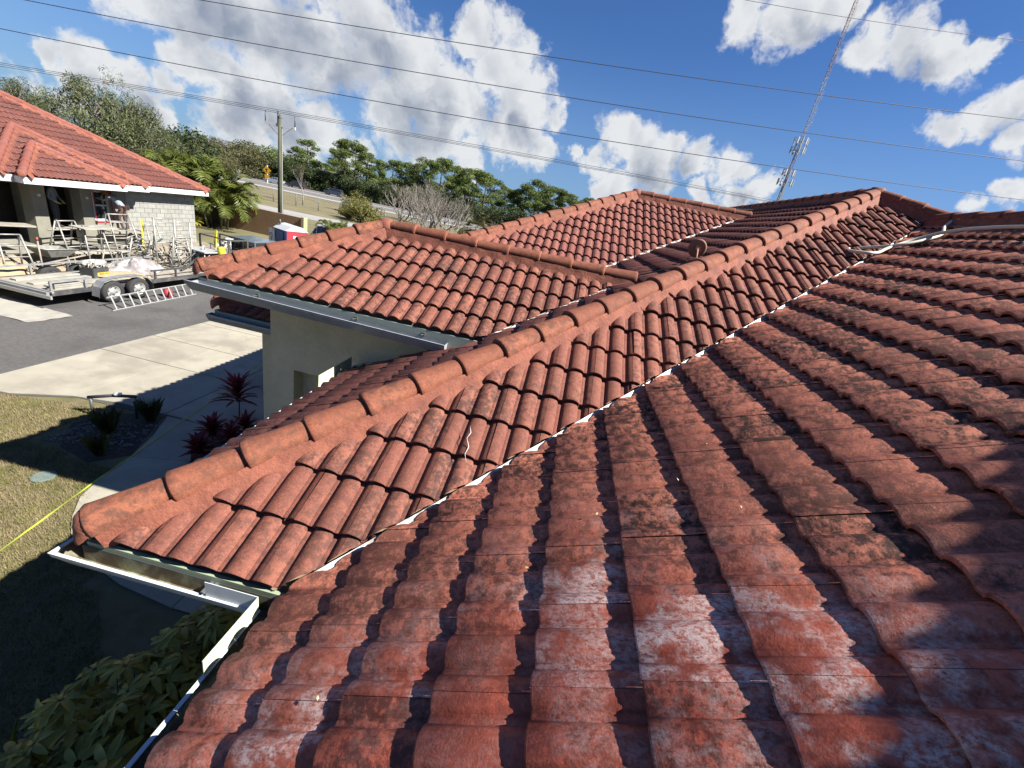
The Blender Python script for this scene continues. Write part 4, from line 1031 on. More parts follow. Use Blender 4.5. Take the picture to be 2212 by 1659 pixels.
# wheelbarrow
t = empty('wheelbarrow', (-18.15, 13.55, ground_z(-18.15, 13.55)-.1), R(100), 'grey cement splashed wheelbarrow with a deep steel tray behind the trailer', 'wheelbarrow')
tr = [(-.62, .38, .98), (.62, .33, .88), (.62, -.33, .88), (-.62, -.38, .98)]; bt_ = [(-.35, .22, .66), (.30, .2, .62), (.30, -.2, .62), (-.35, -.22, .66)]
m = MB(); m.add(tr+bt_+[(x*.96, y*.95, z+.0) for x, y, z in tr]+[(x*.95, y*.93, z+.02) for x, y, z in bt_], [(0, 4, 5, 1), (1, 5, 6, 2), (2, 6, 7, 3), (3, 7, 4, 0), (4, 7, 6, 5), (8, 9, 13, 12), (9, 10, 14, 13), (10, 11, 15, 14), (11, 8, 12, 15), (12, 13, 14, 15), (0, 1, 9, 8), (1, 2, 10, 9), (2, 3, 11, 10), (3, 0, 8, 11)])
m.build('tray', material('barrow_grey', (.28, .28, .26), .6, .25, 5, metal=.3, dark=(.15, .14, .12), damt=.4), t); m = MB()
m.tube([tr[0], tr[1], tr[2], tr[3], tr[0]], .018, 6); m.build('rim', STEEL, t, True)
for s in (-1, 1):
    m = MB(); m.bar((-.75, s*.1, .42), (1.15, s*.31, .66), .04); m.build('handle', WOOD, t)
    m = MB(); m.tube([(.28, s*.2, .62), (.38, s*.24, .02), (.55, s*.24, .02), (.5, s*.24, .6)], .016, 6); m.build('leg', STEEL, t, True)
m = MB(); m.lathe([(.12, -.04), (.2, -.035), (.21, 0), (.2, .035), (.12, .04)], (-.72, 0, .21), 16, axis=(0, 1, 0)); m.build('wheel', material('rubber', (.025, .025, .025), .85, .1), t, True)
# shovel-like handle posts
for (x, y, h, lab, lean) in ((-17.9, 12.95, 1.42, 'long handled tool with a red grip standing beside the wheelbarrow', 0), (-17.8, 14.75, 1.15, 'leaning grey handle sticking up behind the trailer', .25)):
    t = empty('shovel', (x, y, ground_z(x, y)), 0, lab, 'shovel'); m = MB(); m.tube([(0, 0, .05), (lean*.2, lean, h-.12)], .024, 8); m.build('shaft', WOOD, t, True)
    m = MB(); m.tube([(lean*.2, lean, h-.12), (lean*.2, lean*1.06, h)], .03, 8); m.build('grip', material('grip_red', (.38, .07, .035), .6) if not lean else STEEL, t, True)
    m = MB(); m.box((0, 0, -.02), (.02, .2, .24), taper=.9); m.build('blade', STEEL, t)
# yellow level leaning on the wall
t = empty('spirit_level', (-18.6, 17.45, NZ-.35), R(-8), 'bright yellow spirit level leaning among the trestles by the block wall', 'level')
m = MB(); m.bar((.1, -.1, 0), (-.15, .12, 1.55), .07, .12); m.build('beam', material('level_yellow', (.55, .50, .05), .5, .05), t)
for f in (.2, .5, .8): m = MB(); q = Vector((.1, -.1, 0)).lerp(Vector((-.15, .12, 1.55)), f); m.box(q, (.075, .05, .09)); m.build('vial', material('vial_dark', (.05, .06, .03), .3), t)
# tall ladder frames (rack)
def ladder_frame(loc, rz, w, h, n, label, lean=0.0, cat='scaffold', mat=None, posts=2):
    mat = mat or STEEL
    t = empty('scaffold_ladder', loc, rz, label, cat, 'steel ladder frames standing in the trailer'); 
    for i in range(posts): x = -w/2+w*i/(posts-1); m = MB(); m.tube([(x, 0, 0), (x, lean*h, h)], .032, 6); m.build('post', mat, t, True)
    for k in range(n): f = (k+.6)/n; m = MB(); m.tube([(-w/2, lean*h*f, h*f), (w/2, lean*h*f, h*f)], .022, 5); m.build('rung', mat, t, True)
    m = MB(); m.tube([(-w/2-.04, lean*h, h), (w/2+.04, lean*h, h)], .03, 6); m.build('top_rail', mat, t, True)
    return t
ladder_frame((-16.6, 16.55, -2.62), R(88), 0.90, 1.98, 5, 'left one of the two tall steel frames standing up above the trailer front')
ladder_frame((-16.6, 17.4, -2.62), R(88), 0.72, 1.84, 8, 'right one of the two tall steel frames with close set rungs', )
ladder_frame((-16.2, 16.75, -2.62), R(80), .75, 1.35, 5, 'shorter steel frame leaning in front of the tall frames', -.18)
ladder_frame((-16.05, 16.95, -2.62), R(95), .7, 1.25, 4, 'lowest steel frame tipped to the right in front of the tall frames', .22)
ladder_frame((-16.35, 17.1, -2.62), R(70), .8, 1.1, 4, 'steel frame half hidden behind the lowest ones in the trailer', .1)
# loose bars and clutter in the trailer nose
m = MB(); rg = random.Random(21)
for _ in range(30):
    a = Vector((rg.uniform(-17.0, -15.7), rg.uniform(16.3, 17.6), rg.uniform(-2.6, -2.4))); d_ = Vector((rg.uniform(-.5, .5), rg.uniform(-.6, .6), rg.uniform(.05, .75))); m.mat(rg.choice([0, 0, 1])).tube([a, a+d_], rg.choice([.010, .014, .020]), 5)
o = m.build('loose_bars', [STEEL, MATS['dark_metal']], None, True); tag(o, 'tangle of loose steel bars heaped in the nose of the trailer', 'metal bars')
for (a, b, lab) in (((-17.6, 15.9, -2.5), (-16.9, 16.7, -1.5), 'dark pole slanting up to the left of the tall frames'), ((-15.8, 16.35, -2.55), (-15.7, 17.6, -1.85), 'dark bar slanting across the foot of the ladder frames')):
    board('pole', a, b, .06, .06, MATS['dark_metal'], lab, 'pole')
m = MB(); 
for k in range(9): m.tube([(-15.9+.03*math.sin(k*2), 17.75+.10*math.cos(a_)+.02*k*.3-.1, -2.15+.45*math.sin(a_)+.01*k) for a_ in [i*math.pi/9 for i in range(19)]], .014, 5)
o = m.build('wire_coil', ALU, None, True); tag(o, 'hanging coil of grey cable at the right end of the trailer', 'cable coil')

# ---------------- trailer
TRL = empty('utility_trailer', (-16.35, 14.4, GZ), 0, 'grey tandem axle flatbed trailer loaded with sand, bags and steel frames on the road', 'trailer')
TO = Vector((-16.35, 14.4, GZ)); TG = material('trailer_grey', (.25, .26, .27), .6, .2, 6, metal=.2, dark=(.36, .345, .31), damt=.5, dscale=3); TD = material('trailer_black', (.05, .05, .055), .6, .3, 5, dark=(.16, .155, .145), damt=.4)
def tb(name, x0, x1, y0, y1, z0, z1, mat, par=TRL): m = MB(); m.box(Vector(((x0+x1)/2, (y0+y1)/2, (z0+z1)/2))-TO, (x1-x0, y1-y0, z1-z0)); return m.build(name, mat, par)
dz = -2.62
for k in range(9): x = -17.22+k*.205; tb('deck_plank', x, x+.195, 11.15, 17.6+.0, dz-.04, dz+rng.uniform(-.004, .004), WOOD)
tb('side_beam', -15.38, -15.30, 11.1, 17.9, dz-.16, dz-.02, TD); tb('side_beam', -17.40, -17.32, 11.1, 17.9, dz-.16, dz-.02, TD); tb('rear_beam', -17.4, -15.3, 11.02, 11.1, dz-.15, dz-.02, TG)
for x, y0 in ((-15.34, 11.2), (-17.36, 11.2)):
    ys_ = [y0, 12.2, 14.7, 15.6, 16.5, 17.6] if x > -16 else [y0, 12.2, 13.3, 14.4, 15.5, 16.6, 17.6]
    for y in ys_: tb('rail_post', x-.025, x+.025, y-.03, y+.03, dz-.02, dz+.30, TG if y < 13 else TD)
    if x > -16: tb('side_rail', x-.03, x+.03, y0, 12.35, dz+.25, dz+.30, TG); tb('side_rail', x-.03, x+.03, 14.55, 17.8, dz+.27, dz+.32, TD)
    else: tb('side_rail', x-.03, x+.03, y0, 17.6, dz+.27, dz+.32, TG)
tb('rear_lip', -17.6, -15.12, 10.98, 11.03, dz-.20, dz-.10, ALU); tb('rear_lip', -17.5, -15.2, 11.1, 11.16, dz-.04, dz+.01, ALU)
for k in range(3): tb('stacked_board', -15.62+.03*k, -15.40, 11.35, 12.3-.1*k, dz+.0+.06*k, dz+.05+.06*k, PLANKM)
tb('tongue', -16.45, -16.25, 17.9, 19.2, dz-.16, dz-.06, TD)
# fender
m = MB(); pts = [(12.30, -.30), (12.36, .02), (12.52, .20), (12.8, .27), (13.32, .29), (13.84, .27), (14.08, .20), (14.25, .02), (14.32, -.30)]
for i in range(len(pts)-1):
    (y0, z0), (y1, z1) = pts[i], pts[i+1]; n_ = Vector((0, -(z1-z0), (y1-y0))).normalized()*.012
    a = [Vector((-15.30, y0, dz+z0)), Vector((-15.02, y0, dz+z0)), Vector((-15.02, y1, dz+z1)), Vector((-15.30, y1, dz+z1))]
    m.add([q-TO for q in a]+[q-n_-TO for q in a], [(0, 1, 2, 3), (7, 6, 5, 4), (1, 5, 6, 2), (0, 4, 5, 1), (3, 2, 6, 7)])
    m.add([Vector((-15.02, y0, dz+z0))-TO, Vector((-15.02, y1, dz+z1))-TO, Vector((-15.02, y1, dz+z1-.05))-TO, Vector((-15.02, y0, dz+z0-.05))-TO], [(0, 1, 2, 3)])
m.build('fender', TG, TRL)
RUB = material('rubber', (.03, .03, .03), .85)
def wheel(parent, c, r, w, ax=(1, 0, 0), rimm=None):
    m = MB(); m.lathe([(r*.62, -w/2), (r*.93, -w/2), (r, -w*.32), (r, w*.32), (r*.93, w/2), (r*.62, w/2)], (0, 0, 0), 24, axis=ax, cap=False)
    o = m.build('tyre', RUB, None, True); wh = bpy.data.objects.new('wheel', None); C.objects.link(wh); wh.parent = parent; wh.location = c; o.parent = wh
    m = MB(); m.lathe([(r*.62, -w*.40), (r*.62, w*.42), (r*.56, w*.42), (r*.52, w*.18), (r*.24, w*.20), (r*.20, w*.42), (r*.10, w*.44)], (0, 0, 0), 24, axis=ax)
    a = Vector(ax)
    p = a.orthogonal().normalized()
    for k in range(6):
        q = Matrix.Rotation(k*math.pi/3, 3, a) @ p; m.mat(1).lathe([(.032*r/.33, 0), (.028*r/.33, .004)], q*r*.38+a*(w*.205), 6, axis=ax); m.mat(0)
    m.build('rim', [rimm or ALU, MATS['dark_metal']], wh, True); return wh
for y in (12.85, 13.78):
    wheel(TRL, Vector((-15.17, y, GZ+.375))-TO, .375, .22); wheel(TRL, Vector((-17.55, y, GZ+.375))-TO, .375, .22)
    tb('axle', -17.4, -15.3, y-.03, y+.03, GZ+.30, GZ+.36, TD)
# loads
def blob(name, c, size, n, mat, seed, amp=.25, label=None, cat=None, flat=True, res=14):
    vs = []; rows = res
    for i in range(rows+1):
        th = math.pi/2*i/rows
        for k in range(2*res):
            ph = math.pi*k/res; r = 1+amp*mnoise.noise(Vector((math.cos(ph)*1.6+seed, math.sin(ph)*1.6, math.sin(th)*2)))+amp*.35*mnoise.noise(Vector((math.cos(ph)*5+seed, math.sin(ph)*5, th*5)))
            vs.append((c[0]+size[0]*r*math.cos(th)*math.cos(ph), c[1]+size[1]*r*math.cos(th)*math.sin(ph), c[2]+size[2]*r*math.sin(th)))
    N_ = 2*res; fs = [(i*N_+k, i*N_+(k+1) % N_, (i+1)*N_+(k+1) % N_, (i+1)*N_+k) for i in range(rows) for k in range(N_)]
    fs.append(tuple(range(N_))[::-1])
    o = obj(name, [Vector(v)-Vector(c) for v in vs], fs, mat, None, True); o.location = c
    if label: tag(o, label, cat)
    return o
SAND = material('sand', (0.40, 0.31, 0.19), .95, .12, 6, 1.0, 50)
blob('sand_pile', (-17.95, 11.9, -3.0), (.55, 1.0, .62), 0, SAND, 1.3, .3, 'pale sand heap behind the trailer rail at the left', 'sand pile')
blob('sand_pile', (-16.3, 14.2, dz+.002), (.8, .95, .16), 0, SAND, 4.1, .3, 'low spread of yellow sand on the trailer deck', 'sand pile')
PLAST = material('plastic_sheet', (.46, .44, .44), .12, .14, 4, .8, 7, dark=(.22, .19, .18), damt=.6, dscale=2.2, spec=.9)
b_ = blob('wrapped_bags', (-16.5, 14.95, dz+.002), (.72, .98, .44), 0, PLAST, 8.2, .34, 'heap of cement bags under crinkled clear plastic sheeting on the trailer', 'wrapped bags', res=22)
t = empty('tool_crate', (-16.4, 13.40, dz), R(4), 'dark open crate with a black and yellow label full of grey tools on the trailer', 'crate')
m = MB(); 
for (x, y, w_, l) in ((0, -.28, .5, .02), (0, .28, .5, .02), (-.25, 0, .02, .56), (.25, 0, .02, .56)): m.box((x, y, .17), (w_, l, .34))
m.box((0, 0, .02), (.5, .56, .02)); m.build('box', MATS['trailer_black'], t)
m = MB(); m.box((.262, .06, .12), (.004, .42, .13)); m.build('label', material('label_yellow', (.55, .40, .03), .5), t)
m = MB()
for k, y in enumerate((-.08, -.03, .02, .10, .16, .21)): m.box((.265, y+.03, .125), (.004, .028, .05 if k % 2 else .06))
m.build('lettering', material('print_black', (.02, .02, .02), .6), t)
m = MB(); rg = random.Random(3)
for _ in range(22): a = Vector((rg.uniform(-.22, .22), rg.uniform(-.26, .26), .25)); m.tube([a, a+Vector((rg.uniform(-.2, .2), rg.uniform(-.35, .35), rg.uniform(.12, .3)))], .017, 5)
m.build('tools', STEEL, t, True)
o = blob('cement_bag', (-17.0, 13.9, dz+.3), (.26, .42, .12), 0, material('paper_white', (.5, .5, .48), .8), 2.2, .15, 'white paper cement bag lying on top of the trailer load', 'bag')
for (a, b, lab) in (((-15.75, 11.4, dz+.03), (-15.7, 13.4, dz+.05), 'weathered plank on the near edge of the trailer deck'), ((-16.2, 11.3, dz+.03), (-16.35, 13.6, dz+.04), 'grey plank in the middle of the trailer deck'), ((-16.8, 11.3, dz+.03), (-16.7, 13.9, dz+.05), 'grey plank near the far rail of the trailer deck')):
    board('plank', a, b, .22, .05, PLANKM, lab, 'plank')
# aluminium ladder leaning on edge against the wheels
t = empty('ladder', (-14.3, 12.0, GZ), 0, 'long aluminium ladder lying on its edge against the trailer wheels', 'ladder')
lo_a, lo_b = Vector((-14.23, 11.99, GZ+.04)), Vector((-14.42, 15.5, GZ+.04)); up_a, up_b = Vector((-14.62, 12.18, GZ+.36)), Vector((-14.82, 15.75, GZ+.36)); LO_ = Vector((-14.3, 12.0, GZ))
for a, b in ((lo_a, lo_b), (up_a, up_b)): m = MB(); m.bar(a-LO_, b-LO_, .03, .075, up=(.6, 0, .8)); m.build('rail', ALU, t)
for k in range(11): f = (k+.5)/11; m = MB(); m.bar(lo_a.lerp(lo_b, f)-LO_, up_a.lerp(up_b, f)-LO_, .04, .04); m.build('rung', ALU, t)
m = MB(); m.lathe([(.13, 0), (.15, .12), (.13, .28), (.05, .32)], (-14.78, 14.6, GZ), 10); o = m.build('fuel_can', material('can_red', (.40, .05, .06), .5), None, True); tag(o, 'small red can standing between the ladder rungs', 'can')
# drop cloth
vs = []; fs = []; n = 26
A_, B_, C_, D_ = Vector((-17.7, 11.25, 0)), Vector((-17.4, 10.0, 0)), Vector((-14.56, 9.9, 0)), Vector((-14.42, 10.98, 0)); 
for i in range(n+1):
    for j in range(n+1):
        u, v = i/n, j/n; p = (A_.lerp(D_, u)).lerp(B_.lerp(C_, u), v); p.z = GZ+.03+.025*mnoise.noise(p*1.7)+.012*mnoise.noise(p*5); vs.append(p)
fs = [(i*(n+1)+j, i*(n+1)+j+1, (i+1)*(n+1)+j+1, (i+1)*(n+1)+j) for i in range(n) for j in range(n)]
o = obj('drop_cloth', vs, fs, material('cloth_dusty', (.38, .36, .31), .95, .08, 2, dark=(.22, .2, .17), damt=.35, dscale=2.5), None, True); tag(o, 'dusty pale drop cloth spread on the asphalt behind the trailer', 'drop cloth')

# ================================================================== VEHICLES
GLASS = material('car_glass', (.02, .025, .03), .05, .02, spec=.9); CHR = material('chrome', (.5, .5, .52), .2, .02, metal=.9); LRED = material('lamp_red', (.35, .02, .02), .3); LWH = material('lamp_white', (.6, .6, .58), .2)
def loft(m, secs):   # secs: list of (y, half width low, half width top, z0, z1)
    for a, b in zip(secs, secs[1:]):
        va = [(-a[1], a[0], a[3]), (a[1], a[0], a[3]), (a[2], a[0], a[4]), (-a[2], a[0], a[4])]; vb = [(-b[1], b[0], b[3]), (b[1], b[0], b[3]), (b[2], b[0], b[4]), (-b[2], b[0], b[4])]
        m.add(va+vb, [(0, 1, 5, 4), (1, 2, 6, 5), (2, 3, 7, 6), (3, 0, 4, 7)])
    a = secs[0]; m.add([(-a[1], a[0], a[3]), (a[1], a[0], a[3]), (a[2], a[0], a[4]), (-a[2], a[0], a[4])], [(3, 2, 1, 0)])
    a = secs[-1]; m.add([(-a[1], a[0], a[3]), (a[1], a[0], a[3]), (a[2], a[0], a[4]), (-a[2], a[0], a[4])], [(0, 1, 2, 3)])
def car(loc, rz, kind, color, label, group=None, cat='car'):
    paint = material('paint_'+label[:24].replace(' ', '_'), color, .3, .03, spec=.6, coat=.6)
    t = empty('parked_car' if cat != 'pickup truck' else 'pickup_truck', loc, rz, label, cat, group)
    W = .92; L = 4.7
    if kind == 'sedan': body = [(-2.3, .78, .74, .42, .86), (-2.1, .9, .86, .25, .95), (-1.2, W, .88, .22, 1.0), (1.0, W, .88, .22, .98), (1.9, .9, .84, .24, .86), (2.3, .78, .72, .35, .70)]; cab = [(-1.75, .80, .78, .92, .96), (-1.0, .82, .66, .92, 1.38), (.2, .82, .66, .92, 1.42), (1.15, .80, .78, .92, .98)]
    elif kind == 'suv': body = [(-2.3, .82, .8, .45, 1.05), (-2.2, .92, .88, .3, 1.12), (-1.0, W+.03, .9, .28, 1.12), (1.0, W+.03, .9, .28, 1.08), (1.9, .92, .86, .3, 1.02), (2.3, .84, .8, .4, .85)]; cab = [(-2.2, .84, .8, 1.05, 1.12), (-1.9, .84, .70, 1.05, 1.66), (.3, .84, .70, 1.05, 1.70), (1.2, .82, .8, 1.02, 1.1)]
    else:
        L = 5.6; body = [(.25, .95, .92, .42, 1.12), (1.2, .96, .92, .4, 1.12), (2.5, .94, .88, .42, 1.06), (2.8, .85, .8, .5, .95)]; cab = [(-.75, .88, .85, 1.05, 1.12), (-.7, .88, .74, 1.05, 1.82), (.75, .88, .74, 1.05, 1.85), (1.45, .86, .82, 1.05, 1.12)]
    m = MB(); loft(m, body)
    if kind == 'pickup': loft(m, [(-.8, .95, .92, .42, 1.12), (.3, .95, .92, .42, 1.12)])
    bevel(m.build('body', paint, t), .05, 3)
    m = MB(); loft(m, cab); o = m.build('window', GLASS, t); bevel(o, .03, 2)
    top = [c for c in cab if c[4] > 1.3]
    m = MB(); y0, y1 = top[0][0], top[-1][0]; hw = top[0][2]; zt = max(c[4] for c in top)
    m.add([(-hw-.01, y0-.05, zt-.05), (hw+.01, y0-.05, zt-.05), (hw+.01, y1+.05, zt-.02), (-hw-.01, y1+.05, zt-.02), (-hw+.06, y0+.05, zt+.02), (hw-.06, y0+.05, zt+.02), (hw-.06, y1-.08, zt+.03), (-hw+.06, y1-.08, zt+.03)],
          [(0, 1, 5, 4), (1, 2, 6, 5), (2, 3, 7, 6), (3, 0, 4, 7), (4, 5, 6, 7), (3, 2, 1, 0)]); bevel(m.build('roof', paint, t), .02, 2)
    m = MB()
    for s in (-1, 1):
        for a, b in zip(cab, cab[1:]): m.bar((s*(a[2]+.008), a[0], a[4]), (s*(b[2]+.008), b[0], b[4]), .05, .05)
        for c in cab[1:-1]: m.bar((s*(c[1]+.01), c[0], c[3]), (s*(c[2]+.01), c[0], c[4]), .03, .07)
        ym = (cab[1][0]+cab[2][0])/2; m.bar((s*(cab[1][1]+.012), ym, cab[1][3]), (s*(cab[1][2]+.012), ym, cab[1][4]), .03, .08)
    m.build('pillar', paint, t)
    ye_ = body[-1][0]; yr = body[0][0]
    if kind == 'pickup':
        yr = -2.75; m = MB()
        for s in (-1, 1): m.box((s*.90, -1.78, .86), (.08, 1.95, .52))
        m.box((0, -2.75, .86), (1.86, .06, .52)); m.box((0, -1.78, .64), (1.8, 1.95, .05)); m.box((0, -.83, .86), (1.86, .05, .52)); bevel(m.build('cargo_bed', paint, t), .02, 2)
        m = MB(); m.box((0, -2.84, .52), (1.8, .12, .16)); m.build('bumper', CHR, t)
    for s in (-1, 1):
        m = MB(); m.box((s*.66, ye_-.02, .78 if kind != 'sedan' else .66), (.28, .06, .13)); m.build('headlight', LWH, t)
        m = MB(); m.box((s*.74 if kind != 'pickup' else s*.9, yr+.0, .86), (.18 if kind != 'pickup' else .1, .08, .16 if kind != 'pickup' else .36)); m.build('tail_light', LRED, t)
        for y in ((1.42, -1.38) if kind != 'pickup' else (1.75, -1.75)): wheel(t, Vector((s*.83, y, .33)), .33 if kind != 'pickup' else .36, .22, ax=(s, 0, 0))
        m = MB(); m.box((s*1.0, cab[-1][0]-.35, cab[-1][3]+.06), (.16, .08, .12)); m.build('mirror', paint, t)
    m = MB(); m.box((0, ye_+.01, .55), (1.2, .04, .22)); m.build('grille', MATS['trailer_black'], t)
    return t
ra = math.atan2(.147, .989)
car(atq(593, 118.5, .05), ra+R(90), 'sedan', (.32, .38, .44), 'silver blue sedan on the far highway, left of the utility pole', 'cars on the highway')
car(atq(640, 119.5, .05), ra+R(90), 'suv', (.03, .03, .04), 'black vehicle on the far highway just right of the utility pole', 'cars on the highway')
car(atq(722, 118.5, .05), ra+R(90), 'suv', (.045, .05, .085), 'dark blue sport utility car on the far highway left of the yellow green bush', 'cars on the highway')
pk = car((-15.65, 20.5, GZ), R(-8), 'pickup', (.13, .16, .20), 'grey crew cab pickup truck hitched ahead of the trailer with a rack in its bed', None, 'pickup truck')
car((-15.0, 24.2, ground_z(-15, 24)-.25), R(-12), 'sedan', (.20, .25, .32), 'pale blue sedan parked beyond the grey pickup near the portable toilet')
car((-15.6, 29.9, ground_z(-15.6, 29.9)-.35), R(-75), 'suv', (.42, .43, .43), 'white car partly hidden behind the red roof beside the portable toilet')
# bed rack, bucket, bits on the pickup
t = empty('tool_rack', (-15.75, 18.75, GZ+.9), R(-8), 'black steel rack full of white tools in the pickup bed', 'rack')
for (x, y) in ((-.8, -.55), (.8, -.55), (-.8, .45), (.8, .45)): m = MB(); m.bar((x, y, 0), (x, y, 1.05), .06); m.build('post', MATS['dark_metal'], t)
for (a, b) in (((-.8, -.55, 1.05), (.8, -.55, 1.05)), ((-.8, .45, 1.05), (.8, .45, 1.05)), ((.8, -.55, 1.05), (.8, .45, 1.05)), ((-.8, -.55, 1.05), (-.8, .45, 1.05)), ((.8, -.55, .6), (.8, .45, .6))): m = MB(); m.bar(a, b, .05); m.build('rail', MATS['dark_metal'], t)
WPL = material('white_plastic', (.5, .5, .48), .5, .06)
rg = random.Random(8)
for k in range(9):
    m = MB(); x, y = rg.uniform(-.6, .7), rg.uniform(-.5, .4); z = rg.uniform(.55, 1.0); m.lathe([(.05, 0), (.13, .03), (.15, .05), (.05, .07)], (x, y, z), 10, axis=(rg.uniform(-.3, .3), rg.uniform(-.3, .3), 1)); m.tube([(x, y, .1), (x, y, z)], .018, 5); m.build('trowel_pole', WPL, t, True)
m = MB(); m.lathe([(.14, 0), (.16, .34), (.165, .35), (.15, .36)], (0, 0, 0), 16, axis=(-.45, .35, .8)); o = m.build('bucket', material('bucket_yellow', (.60, .58, .03), .5), None, True); o.location = (-15.15, 17.85, -1.92); tag(o, 'tipped bright yellow bucket in the pickup bed', 'bucket')
m = MB(); m.bar((0, 0, 0), (.02, .1, .75), .05, .1); o = m.build('spirit_level', MATS['level_yellow']); o.location = (-15.8, 18.2, -1.7); tag(o, 'short yellow level standing up in the pickup rack', 'level')
t = empty('folding_table', (-15.95, 17.75, GZ), R(-10), 'white folding table with thin metal legs behind the trailer nose', 'table')
m = MB(); m.box((0, 0, 1.38), (1.25, .95, .05)); bevel(m.build('table_top', material('table_grey', (.38, .39, .39), .5), t), .01)
for (x, y) in ((-.5, -.38), (.5, -.38), (-.5, .38), (.5, .38)): m = MB(); m.tube([(x, y, 0), (x, y, 1.36)], .02, 6); m.build('leg', WPL, t, True)
for k in range(3): m = MB(); m.tube([(.5, -.38+k*.38, 1.0), (.5, -.38+k*.38+.3, 1.34)], .014, 5); m.build('brace', WPL, t, True)
for (x, y, z, sx, sy, sz, mt, lab) in ((-15.1, 17.3, GZ+.9, .5, .6, .3, WPL, 'white plastic box below the folding table'), (-15.65, 17.95, GZ+1.05, .4, .35, .3, material('card_brown', (.30, .20, .12), .9), 'brown cardboard box behind the folding table'), (-15.4, 17.8, GZ+.95, .3, .3, .25, material('tub_blue', (.06, .14, .28), .5), 'small blue tub beside the yellow bucket')):
    m = MB(); m.box((0, 0, sz/2), (sx, sy, sz), taper=1.06); m.box((0, 0, sz), (sx*1.1, sy*1.1, .02)); o = m.build('storage_box', mt); o.location = (x, y, z); o.rotation_euler.z = .3; tag(o, lab, 'box')
m = MB(); m.box((0, 0, 0), (.9, 1.6, .04)); m.box((.43, 0, -.2), (.03, 1.6, .4)); o = m.build('truck_toolbox', ALU); o.location = (-14.75, 18.2, -2.02); o.rotation_euler = (0, R(6), R(-8)); tag(o, 'flat silver panel edge between the yellow bucket and the red roof', 'metal panel')
# portable toilet
PT = empty('portable_toilet', (-14.85, 22.3, -2.95), R(-28), 'blue and red portable toilet with a white roof and its white door open', 'portable toilet')
BL_ = material('toilet_blue', (.035, .13, .30), .45, .04); RD_ = material('toilet_red', (.50, .035, .05), .45, .04); WH_ = material('toilet_white', (.60, .61, .62), .4, .03)
m = MB(); m.box((0, 0, 1.08), (1.12, 1.12, 2.16)); bevel(m.build('cabin', BL_, PT), .02)
m = MB(); m.box((.575, 0, 1.15), (.03, 1.06, 2.1)); m.add([(.592, -.53, 2.2), (.592, .53, 2.2), (.592, .3, 2.36), (.592, -.3, 2.36), (.56, -.53, 2.2), (.56, .53, 2.2), (.56, .3, 2.36), (.56, -.3, 2.36)], [(0, 1, 2, 3), (4, 7, 6, 5), (2, 6, 7, 3), (1, 5, 6, 2), (0, 3, 7, 4)]); m.build('side_panel', RD_, PT)
m = MB(); m.add([(-.62, -.62, 2.18), (.62, -.62, 2.18), (.62, .62, 2.18), (-.62, .62, 2.18), (-.62, -.3, 2.40), (.62, -.3, 2.40), (.62, .3, 2.40), (-.62, .3, 2.40), (-.62, 0, 2.46), (.62, 0, 2.46)],
                [(3, 2, 1, 0), (0, 1, 5, 4), (4, 5, 9, 8), (8, 9, 6, 7), (7, 6, 2, 3), (0, 4, 8, 7, 3), (1, 2, 6, 9, 5)]); m.build('roof', WH_, PT)
m = MB(); m.tube([(-.45, -.35, 2.35), (-.45, -.35, 2.62)], .05, 8); m.build('vent_pipe', MATS['dark_metal'], PT, True)
m = MB(); m.box((-.80, -.60, 1.45), (.62, .04, 1.25)); bevel(m.build('open_door', WH_, PT), .02)
m = MB(); m.tube([(-.86+.13*math.cos(a), -.625, 1.72+.13*math.sin(a)) for a in [math.pi*(1.05-i*.15) for i in range(11)]]+[(-.80, -.625, 1.45), (-.80, -.625, 1.35)], .018, 5); m.tube([(-.95, -.625, 1.36), (-.70, -.625, 1.36)], .012, 5); m.build('logo', material('logo_grey', (.14, .16, .19), .6), PT)
m = MB(); m.box((-.05, -.575, 1.2), (.62, .02, 1.75)); m.build('door_recess', material('toilet_blue_dark', (.02, .09, .24), .5), PT)
m = MB(); m.box((-.05, -.59, 2.05), (.72, .02, .05)); m.box((.29, -.59, 1.2), (.04, .02, 1.7)); m.build('door_frame', BL_, PT)
m = MB(); m.box((.60, .0, 1.75), (.02, .42, .42)); m.build('sign', WH_, PT)
m = MB()
for k in range(3): m.box((.613, -.0, 1.86-k*.07), (.004, .26-.06*k, .03))
m.build('lettering', MATS['logo_grey'], PT)
# boundary wall
BWALL = empty('boundary_wall', (-21, 28.5, NZ), 0, 'long tan stucco boundary wall with cream end pillars', 'wall')
TAN = material('stucco_ochre', (.30, .185, .10), .92, .10, 1.0, 1.6, 12, dark=(.23, .14, .08), damt=.35, dscale=.8); CRM = material('stucco_cream', (.50, .38, .20), .9, .06)
m = MB(); m.box((0.05, 0, .78), (5.7, .22, 1.66)); m.build('wall_panel', TAN, BWALL)
for x in (-2.85, 3.0): m = MB(); m.box((x, -.06, .8), (.36 if x < 0 else .2, .42, 1.75)); m.build('pillar', CRM, BWALL)
m = MB(); m.box((-8, 0, .75), (9.6, .2, 1.6)); m.build('wall_panel', TAN, BWALL)
